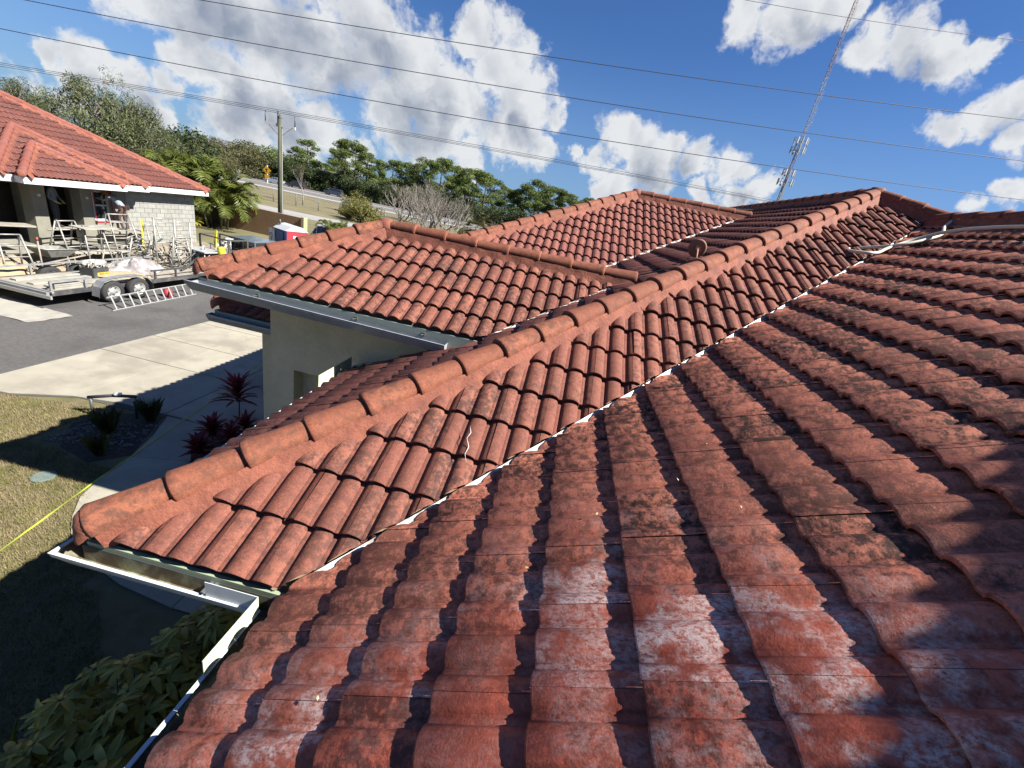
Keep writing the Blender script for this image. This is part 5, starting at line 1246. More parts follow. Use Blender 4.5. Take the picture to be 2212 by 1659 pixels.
# sign board and white trailer beyond the wall end
t = empty('box_trailer', (-15.9, 33.5, NZ-.3), R(8), 'long white flatbed with low sides behind the small palm', 'trailer')
m = MB(); m.box((0, 0, .95), (4.6, 1.9, .1)); m.box((0, -.95, 1.2), (4.6, .06, .5)); m.box((0, .95, 1.2), (4.6, .06, .5)); m.box((-2.3, 0, 1.2), (.06, 1.9, .5)); m.build('bed', WH_, t)
m = MB(); m.box((1.9, 0, 1.45), (.9, 1.9, .9)); bevel(m.build('toolbox', WH_, t), .05)
m = MB(); m.box((0, 0, .7), (4.4, .9, .3)); m.build('chassis', MATS['trailer_black'], t)
for s in (-1, 1): 
    for x in (-.5, .45): wheel(t, Vector((x, s*.9, .35)), .35, .2, ax=(0, s, 0))
t = empty('yard_sign', (-15.75, 27.3, NZ-.1), R(-20), 'small white and blue sign leaning beside the portable toilet', 'sign')
m = MB(); m.box((0, 0, .55), (.75, .03, .45)); m.build('board', WH_, t); m = MB(); m.box((0, -.018, .62), (.3, .004, .12)); m.box((0, -.018, .47), (.55, .004, .05)); m.build('lettering', material('print_blue', (.05, .1, .3), .6), t)
for x in (-.3, .3): m = MB(); m.bar((x, .02, 0), (x, .02, .4), .03); m.build('leg', MATS['dark_metal'], t)

# ================================================================== POLE, WIRES, MAST
PB_ = Vector((-21.06, 30.4, NZ)); PW = material('pole_wood', (.115, .12, .075), .9, .3, 3, .8, 30, stretch=(3, 3, .35), dark=(.06, .055, .045), damt=.4)
UPo = empty('utility_pole', PB_, 0, 'weathered wooden utility pole with a pale crossarm standing behind the portable toilet', 'utility pole')
m = MB(); m.tube([(0, 0, -.2), (0, 0, 4), (0, 0, 7.45)], [.175, .155, .125], 12); m.build('post', PW, UPo, True)
m = MB(); m.lathe([(.15, 0), (.11, .12), (.03, .2)], (0, 0, 7.45), 10); m.build('cap', MATS['dark_metal'], UPo)
wd = Vector((.985, .17, 0)); wz = lambda: None
m = MB(); m.bar(Vector((-.98, -.15, 7.0)), Vector((1.0, .15, 7.0)), .14, .17); m.build('crossarm', WH_, UPo)
for x in (-.95, .97): m = MB(); m.tube([(x, x*.15, 7.05), (x, x*.15, 7.72)], .035, 6); m.build('insulator', MATS['dark_metal'], UPo, True)
m = MB(); m.tube([(-.16, 0, 6.9), (-.16, 0, 7.85)], .04, 6); m.build('insulator', MATS['dark_metal'], UPo, True)
m = MB(); m.tube([(-.9, 0, 7.0), (0, 0, 6.3), (.9, 0, 7.0)], .015, 4); m.build('brace', MATS['dark_metal'], UPo)
m = MB(); m.tube([(.18, -.05, 0), (.16, -.05, 6.8)], .02, 5); m.build('conduit', WPL, UPo)
WIREM = material('wire_dark', (.035, .037, .045), .6)
def quadfit(ps):
    (x0, z0), (x1, z1), (x2, z2) = ps
    def f(x): return z0*(x-x1)*(x-x2)/((x0-x1)*(x0-x2))+z1*(x-x0)*(x-x2)/((x1-x0)*(x1-x2))+z2*(x-x0)*(x-x1)/((x2-x0)*(x2-x1))
    return f
def wire(pts, lab, r=.03, x0=-75, x1=70):
    P = [Vector(p) for p in pts]; fz = quadfit([(p.x, p.z) for p in P]); k = (P[2].y-P[0].y)/(P[2].x-P[0].x); n = 40
    m = MB(); m.tube([(x, P[0].y+k*(x-P[0].x), fz(x)) for x in [x0+(x1-x0)*i/n for i in range(n+1)]], r, 5); o = m.build('power_line', WIREM, None, True); tag(o, lab, 'power line', 'overhead wires'); return o
wire([(-51.3, 37.56, 8.25), (-17.26, 43.0, 9.26), (41.9, 52.47, 13.16)], 'lowest single wire crossing the whole sky')
wire([(-48.94, 37.93, 10.69), (-17.54, 42.96, 11.97), (39.77, 52.13, 16.21)], 'middle one of the three single wires crossing the sky')
wire([(-34.91, 40.18, 13.52), (-17.81, 42.92, 14.55), (37.65, 51.79, 19.24)], 'upper one of the three single wires, starting above the big cloud')
wire([(-17.9, 44, 22.2), (10, 48.4, 22.9), (40, 53, 25.6)], 'faint thin wire behind the upper right clouds', .018, -10, 70)
for i, (dx, dy, z, lab) in enumerate(((-.95, -.14, 5.47, 'nearest strand of the triple wire over the pole crossarm'), (-.16, 0, 5.60, 'middle strand of the triple wire carried on the pole top'), (.97, .15, 5.46, 'farthest strand of the triple wire over the pole crossarm'))):
    px_, py_ = PB_.x+dx, PB_.y+dy; sp = dy*4.5
    wire([(px_-17.2, py_-2.75+sp*.0, z-.80), (px_, py_, z), (px_+34.6, py_+5.5, z+1.18)], lab, .013, -60, 50)
TWR = Vector((165*.350/.994, 165*.93/.994, NZ)); RED_ = material('mast_red', (.22, .13, .13), .6); GRY_ = material('mast_grey', (.30, .31, .33), .5, metal=.2)
mast = empty('radio_mast', TWR, R(20), 'very tall slim lattice radio mast with antenna clusters rising behind the roofs', 'radio mast')
def zt(px, py): return zup(px, py, TWR)-NZ
H1 = zt(1729, 326); H2 = zt(1779, 165); HT = zt(1870, -60)
fw = .50; L3 = [Vector((fw*math.cos(a), fw*math.sin(a), 0)) for a in (R(90), R(210), R(330))]
def lattice(z0, z1, mat, name, step, r):
    m = MB()
    for p in L3: m.tube([p+Z3*z0, p+Z3*z1], r, 5)
    z = z0; k = 0
    while z < z1-.1:
        ze_ = min(z+step, z1)
        for i in range(3):
            a, b = L3[i], L3[(i+1) % 3]
            if k % 2: a, b = b, a
            m.bar(a+Z3*z, b+Z3*ze_, r*1.1); m.bar(a+Z3*z, L3[(L3.index(b))]+Z3*z, r*1.1)
        z += step; k += 1
    m.build(name, mat, mast)
Hb = zt(1700, 388)
lattice(0, Hb, GRY_, 'lower_section', 1.3, .10); lattice(Hb, H1, RED_, 'middle_section', 1.3, .08); lattice(H1, H2, GRY_, 'upper_section', 1.3, .05); lattice(H2, HT, RED_, 'top_section', 1.3, .055)
m = MB(); m.tube([(0, 0, 0), (0, 0, Hb)], .38, 8); m.build('feed_lines', GRY_, mast)
for (px, py, rr_) in ((1697, 394, 2.1), (1708, 374, 1.6), (1729, 326, 1.9), (1734, 306, 1.8)):
    z = zt(px, py)
    m = MB(); 
    for a in range(0, 360, 60): m.bar((0, 0, z), (rr_*math.cos(R(a)), rr_*math.sin(R(a)), z), .10)
    m.build('antenna_frame', GRY_, mast)
    for a in range(0, 360, 40):
        m = MB(); m.box((rr_*math.cos(R(a)), rr_*math.sin(R(a)), z), (.32, .32, 1.7)); m.build('antenna_panel', WH_ if a % 80 else GRY_, mast)
for (px, py) in ((1752, 240), (1745, 262), (1768, 205), (1846, 22)):
    z = zt(px, py); m = MB(); m.bar((0, 0, z), (1.3, .2, z), .07); m.tube([(1.3, .2, z-.9), (1.3, .2, z+1.3)], .06, 5); m.build('whip_antenna', GRY_, mast)

# ================================================================== PLANTS
def foliage(name, base, var=.35, scale=.8, dark=None, trans=.25, damt=.5, rnd=.18, rough=.6):
    return material(name, base, rough, var, scale, 0, dark=dark or tuple(c*.45 for c in base), damt=damt, dscale=scale*1.7, trans=trans, rnd=rnd, spec=.3)
F_PINE = foliage('foliage_pine', (.150, .200, .045), scale=.5); F_DARK = foliage('foliage_dark', (.062, .090, .030), scale=.5); F_OLIVE = foliage('foliage_olive', (.130, .125, .050), scale=.6)
F_SILV = foliage('foliage_silver', (.130, .150, .065), scale=1.2, dark=(.04, .05, .025)); F_YEL = foliage('foliage_yellow', (.21, .20, .045), scale=1.5); F_PALM = foliage('foliage_palm', (.145, .175, .032), scale=2.0, rough=.45)
F_CROT = foliage('foliage_croton', (.34, .30, .04), scale=3, dark=(.08, .12, .02), rough=.4); F_SCH = foliage('foliage_glossy', (.36, .325, .062), scale=6, dark=(.06, .09, .03), trans=.2, rough=.35, damt=.3)
BARK = material('bark', (.10, .080, .060), .95, .3, 3, dark=(.05, .04, .03), damt=.4); BARKP = material('bark_pale', (.24, .215, .185), .95, .2, 3)
F_RED = foliage('foliage_maroon', (.26, .030, .042), scale=8, dark=(.05, .01, .02), trans=.25, rough=.35)
def leafcloud(vs, fs, rg, c, r, n, lw, ll, up=.0, droop=0.0, shell=.55):
    for _ in range(n):
        d = Vector((rg.gauss(0, 1), rg.gauss(0, 1), rg.gauss(0, 1))).normalized()*(shell+(1-shell)*rg.random())
        p = Vector((c[0]+d.x*r[0], c[1]+d.y*r[1], c[2]+d.z*r[2]))
        a = Vector((rg.gauss(0, 1), rg.gauss(0, 1), rg.gauss(0, .6)+up)).normalized(); b = a.cross(Vector((rg.gauss(0, 1), rg.gauss(0, 1), rg.gauss(0, 1)))).normalized()
        a = a*ll*rg.uniform(.6, 1.3)*.5; b = b*lw*rg.uniform(.6, 1.3)*.5; a.z -= droop*ll
        i = len(vs); vs += [p-a, p+b, p+a, p-b]; fs.append((i, i+1, i+2, i+3))
def branches(m, rg, p, d, L, r, depth, split=2, spread=.5, up=.1, tips=None, n=3):
    pts = [p]; q = p.copy(); dd = d.copy()
    for k in range(n):
        dd = (dd+Vector((rg.uniform(-1, 1), rg.uniform(-1, 1), rg.uniform(-.6, .9)))*.16).normalized(); q = q+dd*L/n; pts.append(q.copy())
    m.tube(pts, [r*(1-.35*i/n) for i in range(n+1)], 5 if r > .04 else 3, cap=False)
    if depth == 0:
        if tips is not None: tips.append(q)
        return
    for s in range(split+(1 if rg.random() < .35 else 0)):
        nd = (dd+Vector((rg.uniform(-1, 1), rg.uniform(-1, 1), rg.uniform(-.5, 1)+up))*spread).normalized()
        st = pts[rg.randint(max(1, n-1), n)]
        branches(m, rg, st, nd, L*rg.uniform(.6, .85), r*.70, depth-1, split, spread, up, tips, n)
def make_tree(name, kind, seed, H, label, cat='tree', group=None):
    rg = random.Random(seed); t = empty(name, (0, 0, 0), 0, label, cat, group); m = MB(); vs = []; fs = []; tips = []
    if kind == 'pine':
        lean = Vector((rg.uniform(-.4, .4), rg.uniform(-.4, .4), H)); pts = [Vector((0, 0, -.3)), lean*.35+Vector((rg.uniform(-.2, .2), 0, 0)), lean*.7, lean*.93]
        m.tube(pts, [.27, .22, .17, .08], 7)
        for k in range(rg.randint(13, 17)):
            f = rg.uniform(.38, .97); b = lean*f; a = rg.uniform(0, 6.28); l = (1.25-f*.75)*H*.26*rg.uniform(.6, 1.15)
            e = b+Vector((math.cos(a)*l, math.sin(a)*l, l*rg.uniform(.25, .7))); mid = b.lerp(e, .5)+Vector((0, 0, -.1*l)); m.tube([b, mid, e], [.07, .05, .025], 4)
            for _ in range(3):
                c = e+Vector((rg.uniform(-.8, .8), rg.uniform(-.8, .8), rg.uniform(-.25, .45))); leafcloud(vs, fs, rg, c, (rg.uniform(1.0, 1.7), rg.uniform(1.0, 1.7), rg.uniform(.45, .8)), 120, .17, .44, .45)
        leafcloud(vs, fs, rg, lean+Vector((0, 0, -.2)), (2.0, 2.0, 1.0), 800, .17, .44, .45)
        mat, bk = F_PINE, BARK
    elif kind in ('bush', 'dark', 'olive', 'yellow'):
        m.tube([(0, 0, -.2), (rg.uniform(-.2, .2), 0, H*.5)], [.14, .07], 6); W_ = H*rg.uniform(.55, .75)
        for k in range(26):
            a = rg.uniform(0, 6.28); rr = W_*math.sqrt(rg.random())*.85; z = H*rg.uniform(.12, .88)*(1-.35*(rr/W_)**2); c = (math.cos(a)*rr, math.sin(a)*rr, z)
            s = H*rg.uniform(.13, .23); leafcloud(vs, fs, rg, c, (s*1.25, s*1.25, s*.9), 120 if kind == 'yellow' else 150, .22 if kind != 'yellow' else .12, .38 if kind != 'yellow' else .26, .3)
        for k in range(7): a = rg.uniform(0, 6.28); m.tube([(0, 0, H*.2), (math.cos(a)*W_*.4, math.sin(a)*W_*.4, H*.55), (math.cos(a)*W_*.7, math.sin(a)*W_*.7, H*.8)], [.05, .035, .015], 4)
        mat, bk = {'bush': F_PINE, 'dark': F_DARK, 'olive': F_OLIVE, 'yellow': F_YEL}[kind], BARK
    elif kind == 'wispy':
        for k in range(5): branches(m, rg, Vector((rg.uniform(-.3, .3), rg.uniform(-.3, .3), -.2)), Vector((rg.uniform(-.5, .5), rg.uniform(-.5, .5), 1)).normalized(), H*.42, .13, 3, 2, .55, .25, tips, 3)
        for tp in tips:
            leafcloud(vs, fs, rg, tp, (H*.07, H*.07, H*.10), 50, .06, .40, .9)
        for k in range(90):
            a = rg.uniform(0, 6.28); rr = H*.42*math.sqrt(rg.random()); leafcloud(vs, fs, rg, (math.cos(a)*rr, math.sin(a)*rr, H*rg.uniform(.25, .88)*(1-.3*(rr/(H*.42))**2)), (H*.10, H*.10, H*.12), 120, .085, .42, .9)
        mat, bk = F_SILV, BARKP
    elif kind == 'bare':
        for k in range(6): branches(m, rg, Vector((rg.uniform(-.25, .25), rg.uniform(-.25, .25), -.2)), Vector((rg.uniform(-.9, .9), rg.uniform(-.9, .9), .85)).normalized(), H*.30, .085, 5, 2, .62, .12, tips, 3)
        for tp in tips:
            if rg.random() < .10: leafcloud(vs, fs, rg, tp, (.25, .25, .2), 8, .06, .12)
        mat, bk = F_OLIVE, BARKP
    elif kind == 'sapling':
        m.tube([(0, 0, -.1), (.05, 0, H*.28)], [.09, .07], 6)
        for k in range(3): branches(m, rg, Vector((.05, 0, H*.27)), Vector((rg.uniform(-.6, .6), rg.uniform(-.6, .6), 1)).normalized(), H*.30, .05, 3, 2, .5, .3, tips, 3)
        for tp in tips: leafcloud(vs, fs, rg, tp, (.3, .3, .3), 16, .07, .16)
        mat, bk = F_OLIVE, BARKP
    m.build('trunk', bk, t, True)
    if vs: obj('crown', vs, fs, mat, t)
    return t
def place_copy(src, p, sc_, rz, label, group=None, first=False):
    o = src if first else copy_tree(src); o.location = p; o.scale = (sc_, sc_, sc_); o.rotation_euler = (0, 0, rz); o['label'] = label
    if group: o['group'] = group
    return o
# pine row beyond the highway (column, top row in the picture, distance)
PINES = [(662, 302, 134), (640, 318, 150), (742, 300, 131), (765, 312, 140), (722, 322, 150), (790, 330, 146), (818, 345, 150), (845, 345, 134), (872, 350, 138), (900, 352, 134), (925, 345, 150), (948, 340, 132), (972, 356, 139), (1000, 362, 133), (1022, 366, 147),
         (1042, 372, 134), (1062, 385, 140), (1085, 402, 150), (1105, 408, 138), (1130, 398, 134), (1152, 388, 136), (1178, 402, 144), (1200, 406, 135), (1222, 418, 137), (1243, 432, 150), (1160, 412, 152), (1115, 418, 160), (985, 378, 155), (880, 368, 160)]
protos = [make_tree('pine_tree', 'pine', 100+i, 13.0, 'x', 'pine tree', 'pine trees beyond the highway') for i in range(4)]
used = [False]*4
order = sorted(range(len(PINES)), key=lambda i: PINES[i][0]); rank = {i: k for k, i in enumerate(order)}
ORD = 'first second third fourth fifth sixth seventh eighth ninth tenth eleventh twelfth thirteenth fourteenth fifteenth sixteenth seventeenth eighteenth nineteenth twentieth twenty-first twenty-second twenty-third twenty-fourth twenty-fifth twenty-sixth twenty-seventh twenty-eighth twenty-ninth thirtieth'.split()
words = ['umbrella crowned pine', 'open crowned pine', 'tall slim pine', 'round headed pine']
for i, (px, py, q) in enumerate(PINES):
    p = atq(px, q); h = zup(px, py, p)-p.z; k = i % 4
    if i == 0: lab = 'round headed pine right beside the utility pole'
    elif i == 2: lab = 'broad umbrella crowned pine with see-through trunks, tallest right of the utility pole'
    elif i == 11: lab = 'pine with the highest crown above the bare grey trees'
    elif i == 20: lab = 'round crowned pine with thin bare trunk, tallest near the right end of the row'
    else: lab = '%s, %s of the pine row counting right from the utility pole' % (words[k], ORD[rank[i]])
    place_copy(protos[k], p, h/13.6, rng.uniform(0, 6), lab, None, not used[k]); used[k] = True
MID = [(625, 147, 8.5), (655, 150, 9), (690, 148, 9.5), (720, 152, 8.5), (752, 149, 9), (785, 152, 9.5), (812, 149, 8.5), (840, 151, 8), (868, 148, 8.5), (898, 150, 9), (930, 149, 9), (962, 151, 8.5), (995, 149, 9), (1028, 150, 8), (1060, 149, 7.5), (1094, 151, 7.5), (1130, 149, 7), (1168, 150, 6.5)]
MIDT = make_tree('broadleaf_tree', 'bush', 260, 8.0, 'x', 'tree', 'mixed green trees under the pines')
for i, (px, q, h) in enumerate(MID): place_copy(MIDT, atq(px, q), h/8.4, i*1.3, '%s green tree counting right from the utility pole among the pine trunks' % ORD[i], None, i == 0)
# distant band right of the pines
for px, py, q, lab in ((1255, 425, 260, 'low distant tree just right of the pine row'), (1290, 432, 300, 'small distant tree between the pine row and the far roof hip'), (1330, 436, 300, 'last small distant tree behind the far roof hip')):
    p = atq(px, q); h = max(4, zup(px, py, p)-p.z); place_copy(protos[1], p, h/13.6, 1.0+px, lab)
# dark hedge trees behind the highway
dprot = [make_tree('broadleaf_tree', 'dark', 200+i, 6.0, 'x', 'tree', 'dark broadleaf trees along the highway') for i in range(3)]; oprot = [make_tree('broadleaf_tree', 'olive', 230+i, 8.0, 'x', 'tree', 'olive trees behind the palms') for i in range(2)]
ud = [False]*3
HED = [(505, 362, 131), (530, 352, 133), (556, 360, 130), (585, 365, 131), (612, 372, 130), (640, 378, 131), (668, 372, 130), (694, 380, 131), (720, 372, 130), (746, 378, 132), (772, 385, 130), (800, 390, 131), (830, 396, 130), (862, 400, 131), (895, 405, 130), (930, 408, 131), (965, 412, 130), (1000, 418, 131), (1036, 425, 130), (1072, 440, 131), (1108, 448, 130), (1146, 456, 131), (1185, 462, 130), (1222, 466, 131)]
for i, (px, py, q) in enumerate(HED):
    p = atq(px, q); h = 6.3+1.5*math.sin(i*2.3)+(px < 620)*.8; k = i % 3
    place_copy(dprot[k], p, h/6.4, rng.uniform(0, 6), '%s dark roadside tree counting right from the white road sign' % ORD[i] if i not in (0, 9) else ('dark green tree beside the white road sign' if i == 0 else 'dark green tree directly behind the blue sport utility car'), None, not ud[k]); ud[k] = True
uo = [False]*2
for i, (px, py, q, lab) in enumerate(((455, 285, 105, 'olive green tree rising behind the palm clump'), (498, 288, 118, 'brownish tree with a ragged top between palms and utility pole'), (530, 292, 125, 'dense brown green tree left of the yellow road sign'), (560, 300, 132, 'olive tree left of the utility pole'), (585, 302, 140, 'tree with a thin top just left of the utility pole'),
                                      (478, 318, 100, 'lower olive tree behind the right palm fronds'), (395, 262, 70, 'olive tree between the silvery tree and the palms'), (425, 285, 80, 'small olive tree over the palm clump'))):
    p = atq(px, q); h = zup(px, py, p)-p.z; k = i % 2
    if i in (3, 4, 6): place_copy(MIDT if i != 6 else dprot[1], p, h/(8.4 if i != 6 else 6.4), rng.uniform(0, 6), lab); continue
    place_copy(oprot[k], p, h/8.4, rng.uniform(0, 6), lab, None, not uo[k]); uo[k] = True
# silvery trees behind the neighbour's roof
wt0 = make_tree('silvery_tree', 'wispy', 301, 9.0, 'large wispy silver green tree rising behind the neighbour roof', 'tree')
p = atq(205, 42); place_copy(wt0, p, (zup(205, 172, p)-p.z)/9.0, .4, 'large wispy silver green tree rising behind the neighbour roof', None, True)
p = atq(318, 45); place_copy(wt0, p, (zup(318, 226, p)-p.z)/9.0, 2.1, 'second wispy silver green tree, right of the largest one')
p = atq(10, 45); place_copy(wt0, p, (zup(10, 165, p)-p.z)/9.0, 4.1, 'thin wispy tree at the left picture edge above the roof ridge')
p = atq(72, 60); place_copy(wt0, p, (zup(72, 196, p)-p.z)/9.2, 5.1, 'small pointed wispy tree between the left edge and the largest silvery tree')
# bare grey trees, yellow bush, saplings
b0 = make_tree('bare_tree', 'bare', 411, 6.0, 'leafless pale grey tree behind the first red hip roof', 'bare tree', 'bare grey trees'); b1 = make_tree('bare_tree', 'bare', 417, 6.0, 'x', 'bare tree', 'bare grey trees')
p = atq(925, 60); place_copy(b0, p, 1.35, 0, 'widest leafless pale grey tree, in the middle of the thicket', None, True)
p = atq(868, 68); place_copy(b1, p, 1.2, 1, 'leafless grey tree beside the yellow green bush', None, True)
p = atq(985, 60); place_copy(b0, p, 1.15, 2.2, 'leafless grey tree beside the fan palms'); p = atq(905, 75); place_copy(b1, p, 1.35, 3.0, 'leafless grey tree standing farthest back in the thicket'); p = atq(1085, 72); place_copy(b0, p, .62, 4.0, 'low leafless grey tree behind the round fan palm')
p = atq(950, 55); place_copy(b1, p, 1.0, 5.0, 'leafless grey tree nearest to the red ridge')
yb_ = make_tree('bush', 'yellow', 501, 3.2, 'x', 'bush', None); p = atq(795, 56); place_copy(yb_, p, .95, 0, 'large yellow green bush at the near side of the highway', None, True)
p = atq(762, 58); place_copy(yb_, p, .7, 2, 'smaller yellow green bush left of the large one'); p = atq(770, 70); place_copy(yb_, p, 1.05, 3, 'taller yellowish bush behind the large one'); p = atq(1012, 66); place_copy(yb_, p, .7, 1, 'yellow green bush with red leaves near the far road end')
p = atq(815, 50); place_copy(yb_, p, .55, 4, 'low yellow green bush to the right of the large one')
sp_ = make_tree('young_tree', 'sapling', 601, 4.9, 'x', 'tree', None); p = atq(655, 66); place_copy(sp_, p, 1.0, 0, 'young sparse tree on the grass between fence and highway', None, True)
# palms
def frond_mesh(L, n, w, arch, name='frond', mat=None, seed=0, vee=.5):
    rg = random.Random(seed); vs = []; fs = []; P = []
    for i in range(n+1):
        f = i/n; P.append(Vector((0, L*math.sin(f*1.15)*.9, L*(arch*math.sin(f*1.6)-.75*f*f*arch*1.1))))
    m = MB(); m.tube(P, [.022*(1-.8*i/n) for i in range(n+1)], 4, cap=False); vs = m.v; fs = m.f
    for i in range(2, n*2):
        f = i/(n*2); a = P[int(f*n)].lerp(P[min(n, int(f*n)+1)], (f*n) % 1); d = (P[min(n, int(f*n)+1)]-P[int(f*n)]).normalized()
        ll = 1.1*w*math.sin(math.pi*(.12+.85*f))**.7
        for s in (-1, 1):
            q = Vector((s, .75, vee*rg.uniform(.4, 1.2))).normalized(); q = (q.x*Vector((1, 0, 0))+q.y*d+q.z*Vector((0, 0, 1))).normalized(); e = a+q*ll*rg.uniform(.85, 1.1); e.z -= ll*.32; mid = a.lerp(e, .5)+Vector((0, 0, ll*.10))
            wd_ = d*.040*L/2; b = len(vs); vs += [a-wd_*.6, a+wd_*.6, mid+wd_, e, mid-wd_]; fs.append((b, b+1, b+2, b+3, b+4))
    me = bpy.data.meshes.new(name); me.from_pydata([tuple(v) for v in vs], [], fs); me.materials.append(mat or F_PALM); me.update(); return me
FM = [frond_mesh(2.1, 9, .62, .62, seed=i) for i in range(3)]
def palm(loc, stems, nf, sc_, label, rz=0, cat='palm', group=None, hmul=1.0):
    t = empty('palm', loc, rz, label, cat, group); rg = random.Random(int(loc[0]*13)+7)
    for s in range(stems):
        a = s*2.4; x, y = math.cos(a)*.35*min(stems, 4)*.4, math.sin(a)*.35*min(stems, 4)*.4; h = (1.4+1.5*rg.random())*hmul
        m = MB(); m.tube([(x, y, 0), (x*1.3, y*1.3, h*.6), (x*1.6, y*1.6, h)], [.06, .05, .045], 7); m.build('stem', material('palm_stem', (.18, .20, .08), .6, .2, 4), t, True)
        for k in range(nf):
            o = link('frond', rg.choice(FM), t); o.location = (x*1.6, y*1.6, h); o.rotation_euler = (rg.uniform(-.55, .75), 0, k*6.283/nf+rg.uniform(-.3, .3)); f = sc_*rg.uniform(.8, 1.1); o.scale = (f, f, f)
    return t
palm((-24.6, 27.0, NZ), 8, 13, 1.1, 'tallest clump of feathery palms between the neighbour house and the tan wall', .3, hmul=.95)
palm((-23.1, 26.9, NZ), 7, 13, 1.05, 'right hand feathery palm clump hanging over the wall pillar', 1.0, hmul=.80)
palm((-26.5, 27.6, NZ), 6, 12, 1.15, 'left hand feathery palm clump behind the neighbour roof corner', 2.0, hmul=1.1)
palm((-16.15, 29.0, NZ-.3), 3, 12, .62, 'small bright palm in front of the white trailer', 0, hmul=.5)
# croton at the foot of the palms
def strapleaf(L, w, bend, name, mat, n=5):
    vs = []; fs = []
    for i in range(n+1):
        f = i/n; ww = w*math.sin(math.pi*(.08+.9*f))**.8; y = L*math.sin(f*bend)/bend; z = L*(1-math.cos(f*bend))/bend*-1
        vs += [(-ww/2, y, z+ww*.25), (0, y, z), (ww/2, y, z+ww*.25)]
    fs = [(i*3+k, i*3+k+1, i*3+k+4, i*3+k+3) for i in range(n) for k in range(2)]
    me = bpy.data.meshes.new(name); me.from_pydata(vs, [], fs); me.materials.append(mat); me.polygons.foreach_set('use_smooth', [True]*len(fs)); return me
def rosette(loc, n, L, w, bend, mat, label, cat, stem=.3, seed=0, tilt0=.2, tilt1=1.3, name='plant', layers=1, group=None):
    t = empty(name, loc, 0, label, cat, group); rg = random.Random(seed); m = MB(); m.tube([(0, 0, 0), (rg.uniform(-.04, .04), 0, stem)], [.015, .012], 6); m.build('stem', BARK, t)
    me = strapleaf(L, w, bend, 'leaf', mat)
    for k in range(n):
        f = k/n; o = link('leaf', me, t); o.location = (0, 0, stem-(1-f)*stem*.35*(layers > 1)); o.rotation_euler = (tilt1+(tilt0-tilt1)*(1-f), 0, k*2.4+rg.uniform(-.2, .2)); s = rg.uniform(.75, 1.1); o.scale = (s, s, s)
    return t
for i, (x, y, n_, lab) in enumerate(((-23.3, 25.2, 16, 'yellow and green croton at the foot of the palms by the wall pillar'), (-24.1, 25.7, 14, 'yellow croton nearer to the block house corner'))):
    rosette((x, y, NZ), n_*2, .75, .22, 1.1, F_CROT, lab, 'croton', .35, 40+i, .1, 1.35, 'croton')
# fan palms in the thicket
def fanpalm(loc, h, r, label, seed):
    t = empty('fan_palm', loc, 0, label, 'fan palm'); rg = random.Random(seed); m = MB(); m.tube([(0, 0, 0), (.05, 0, h)], [.16, .13], 8); m.build('trunk', BARK, t, True); vs = []; fs = []
    for k in range(34):
        a = rg.uniform(0, 6.28); el = rg.uniform(-.6, 1.3); d = Vector((math.cos(a)*math.cos(el), math.sin(a)*math.cos(el), math.sin(el))); c = Vector((.05, 0, h))+d*r*.5; sd_ = d.cross(Z3).normalized(); up_ = sd_.cross(d)
        for j in range(11):
            b = (j-5)/5*1.25; q = (d*math.cos(b)+sd_*math.sin(b)).normalized(); e = c+q*r*.55; e.z -= .12*r; w_ = (up_*.3+sd_*math.cos(b)-d*math.sin(b))*.02*r*1.5; i = len(vs); vs += [c, c.lerp(e, .5)-w_, e, c.lerp(e, .5)+w_]; fs.append((i, i+1, i+2, i+3))
    obj('crown', vs, fs, F_OLIVE, t); return t
fanpalm(atq(1035, 58), 2.0, 1.7, 'fan palm with a shaggy trunk right of the bare trees', 1); fanpalm(atq(1078, 56), .9, 1.6, 'round dark fan palm just above the red hip ridge', 2); fanpalm(atq(1050, 75), 2.6, 1.5, 'taller fan palm between the bare trees and the round one', 3)
# ---------------- fence, signs, far buildings
FN = empty('chain_link_fence', atq(640, 61), ra, 'low chain link fence on the grass before the highway', 'fence'); fo = Vector(FN.location); G_ = material('fence_grey', (.16, .165, .16), .6)
for k in range(-14, 14): m = MB(); m.tube([(k*2.9, 0, 0), (k*2.9, 0, 1.6)], .045, 6); m.build('post', G_, FN, True)
m = MB(); m.tube([(-41, 0, 1.55), (38, 0, 1.55)], .025, 5); m.build('top_rail', G_, FN)
m = MB(); x = -41
while x < 38: m.bar((x, 0, .05), (x+1.45, 0, 1.5), .012); m.bar((x+1.45, 0, .05), (x, 0, 1.5), .012); x += .36
o = m.build('mesh', G_, FN); o['kind'] = 'stuff'
for (px, py0, py1, q, kind, lab) in ((577, 397, 357, 113, 'diamond', 'yellow diamond road sign on a white post left of the utility pole'), (514, 385, 366, 114, 'rect', 'white rectangular road sign seen above the palm fronds')):
    b = atq(px, q, .04); h = zup(px, py1, b)-b.z; t = empty('road_sign', b, ra, lab, 'road sign'); m = MB(); m.tube([(0, 0, 0), (0, 0, h)], .14 if kind == 'diamond' else .09, 6); m.build('post', WH_, t)
    m = MB(); YS = material('sign_yellow', (.65, .33, .01), .5)
    if kind == 'diamond':
        z = h*.72; m.box((0, -.2, z), (1.3, .06, 1.3), rot=Matrix.Rotation(R(45), 3, 'Y')); m.build('panel', YS, t); m = MB(); m.box((0, -.2, z-1.35), (1.0, .06, .75)); m.build('panel', YS, t); m = MB(); m.box((0, -.25, z), (.12, .03, .8)); m.box((0, -.25, z+.2), (.5, .03, .12)); m.build('symbol', MATS['print_black'], t)
    else: m.box((0, -.2, h-.7), (.9, .06, 1.3)); m.build('panel', WH_, t)
WB = material('far_wall_white', (.42, .41, .38), .8, .05, .5); RG = material('far_roof_grey', (.16, .17, .18), .7, .08, .5)
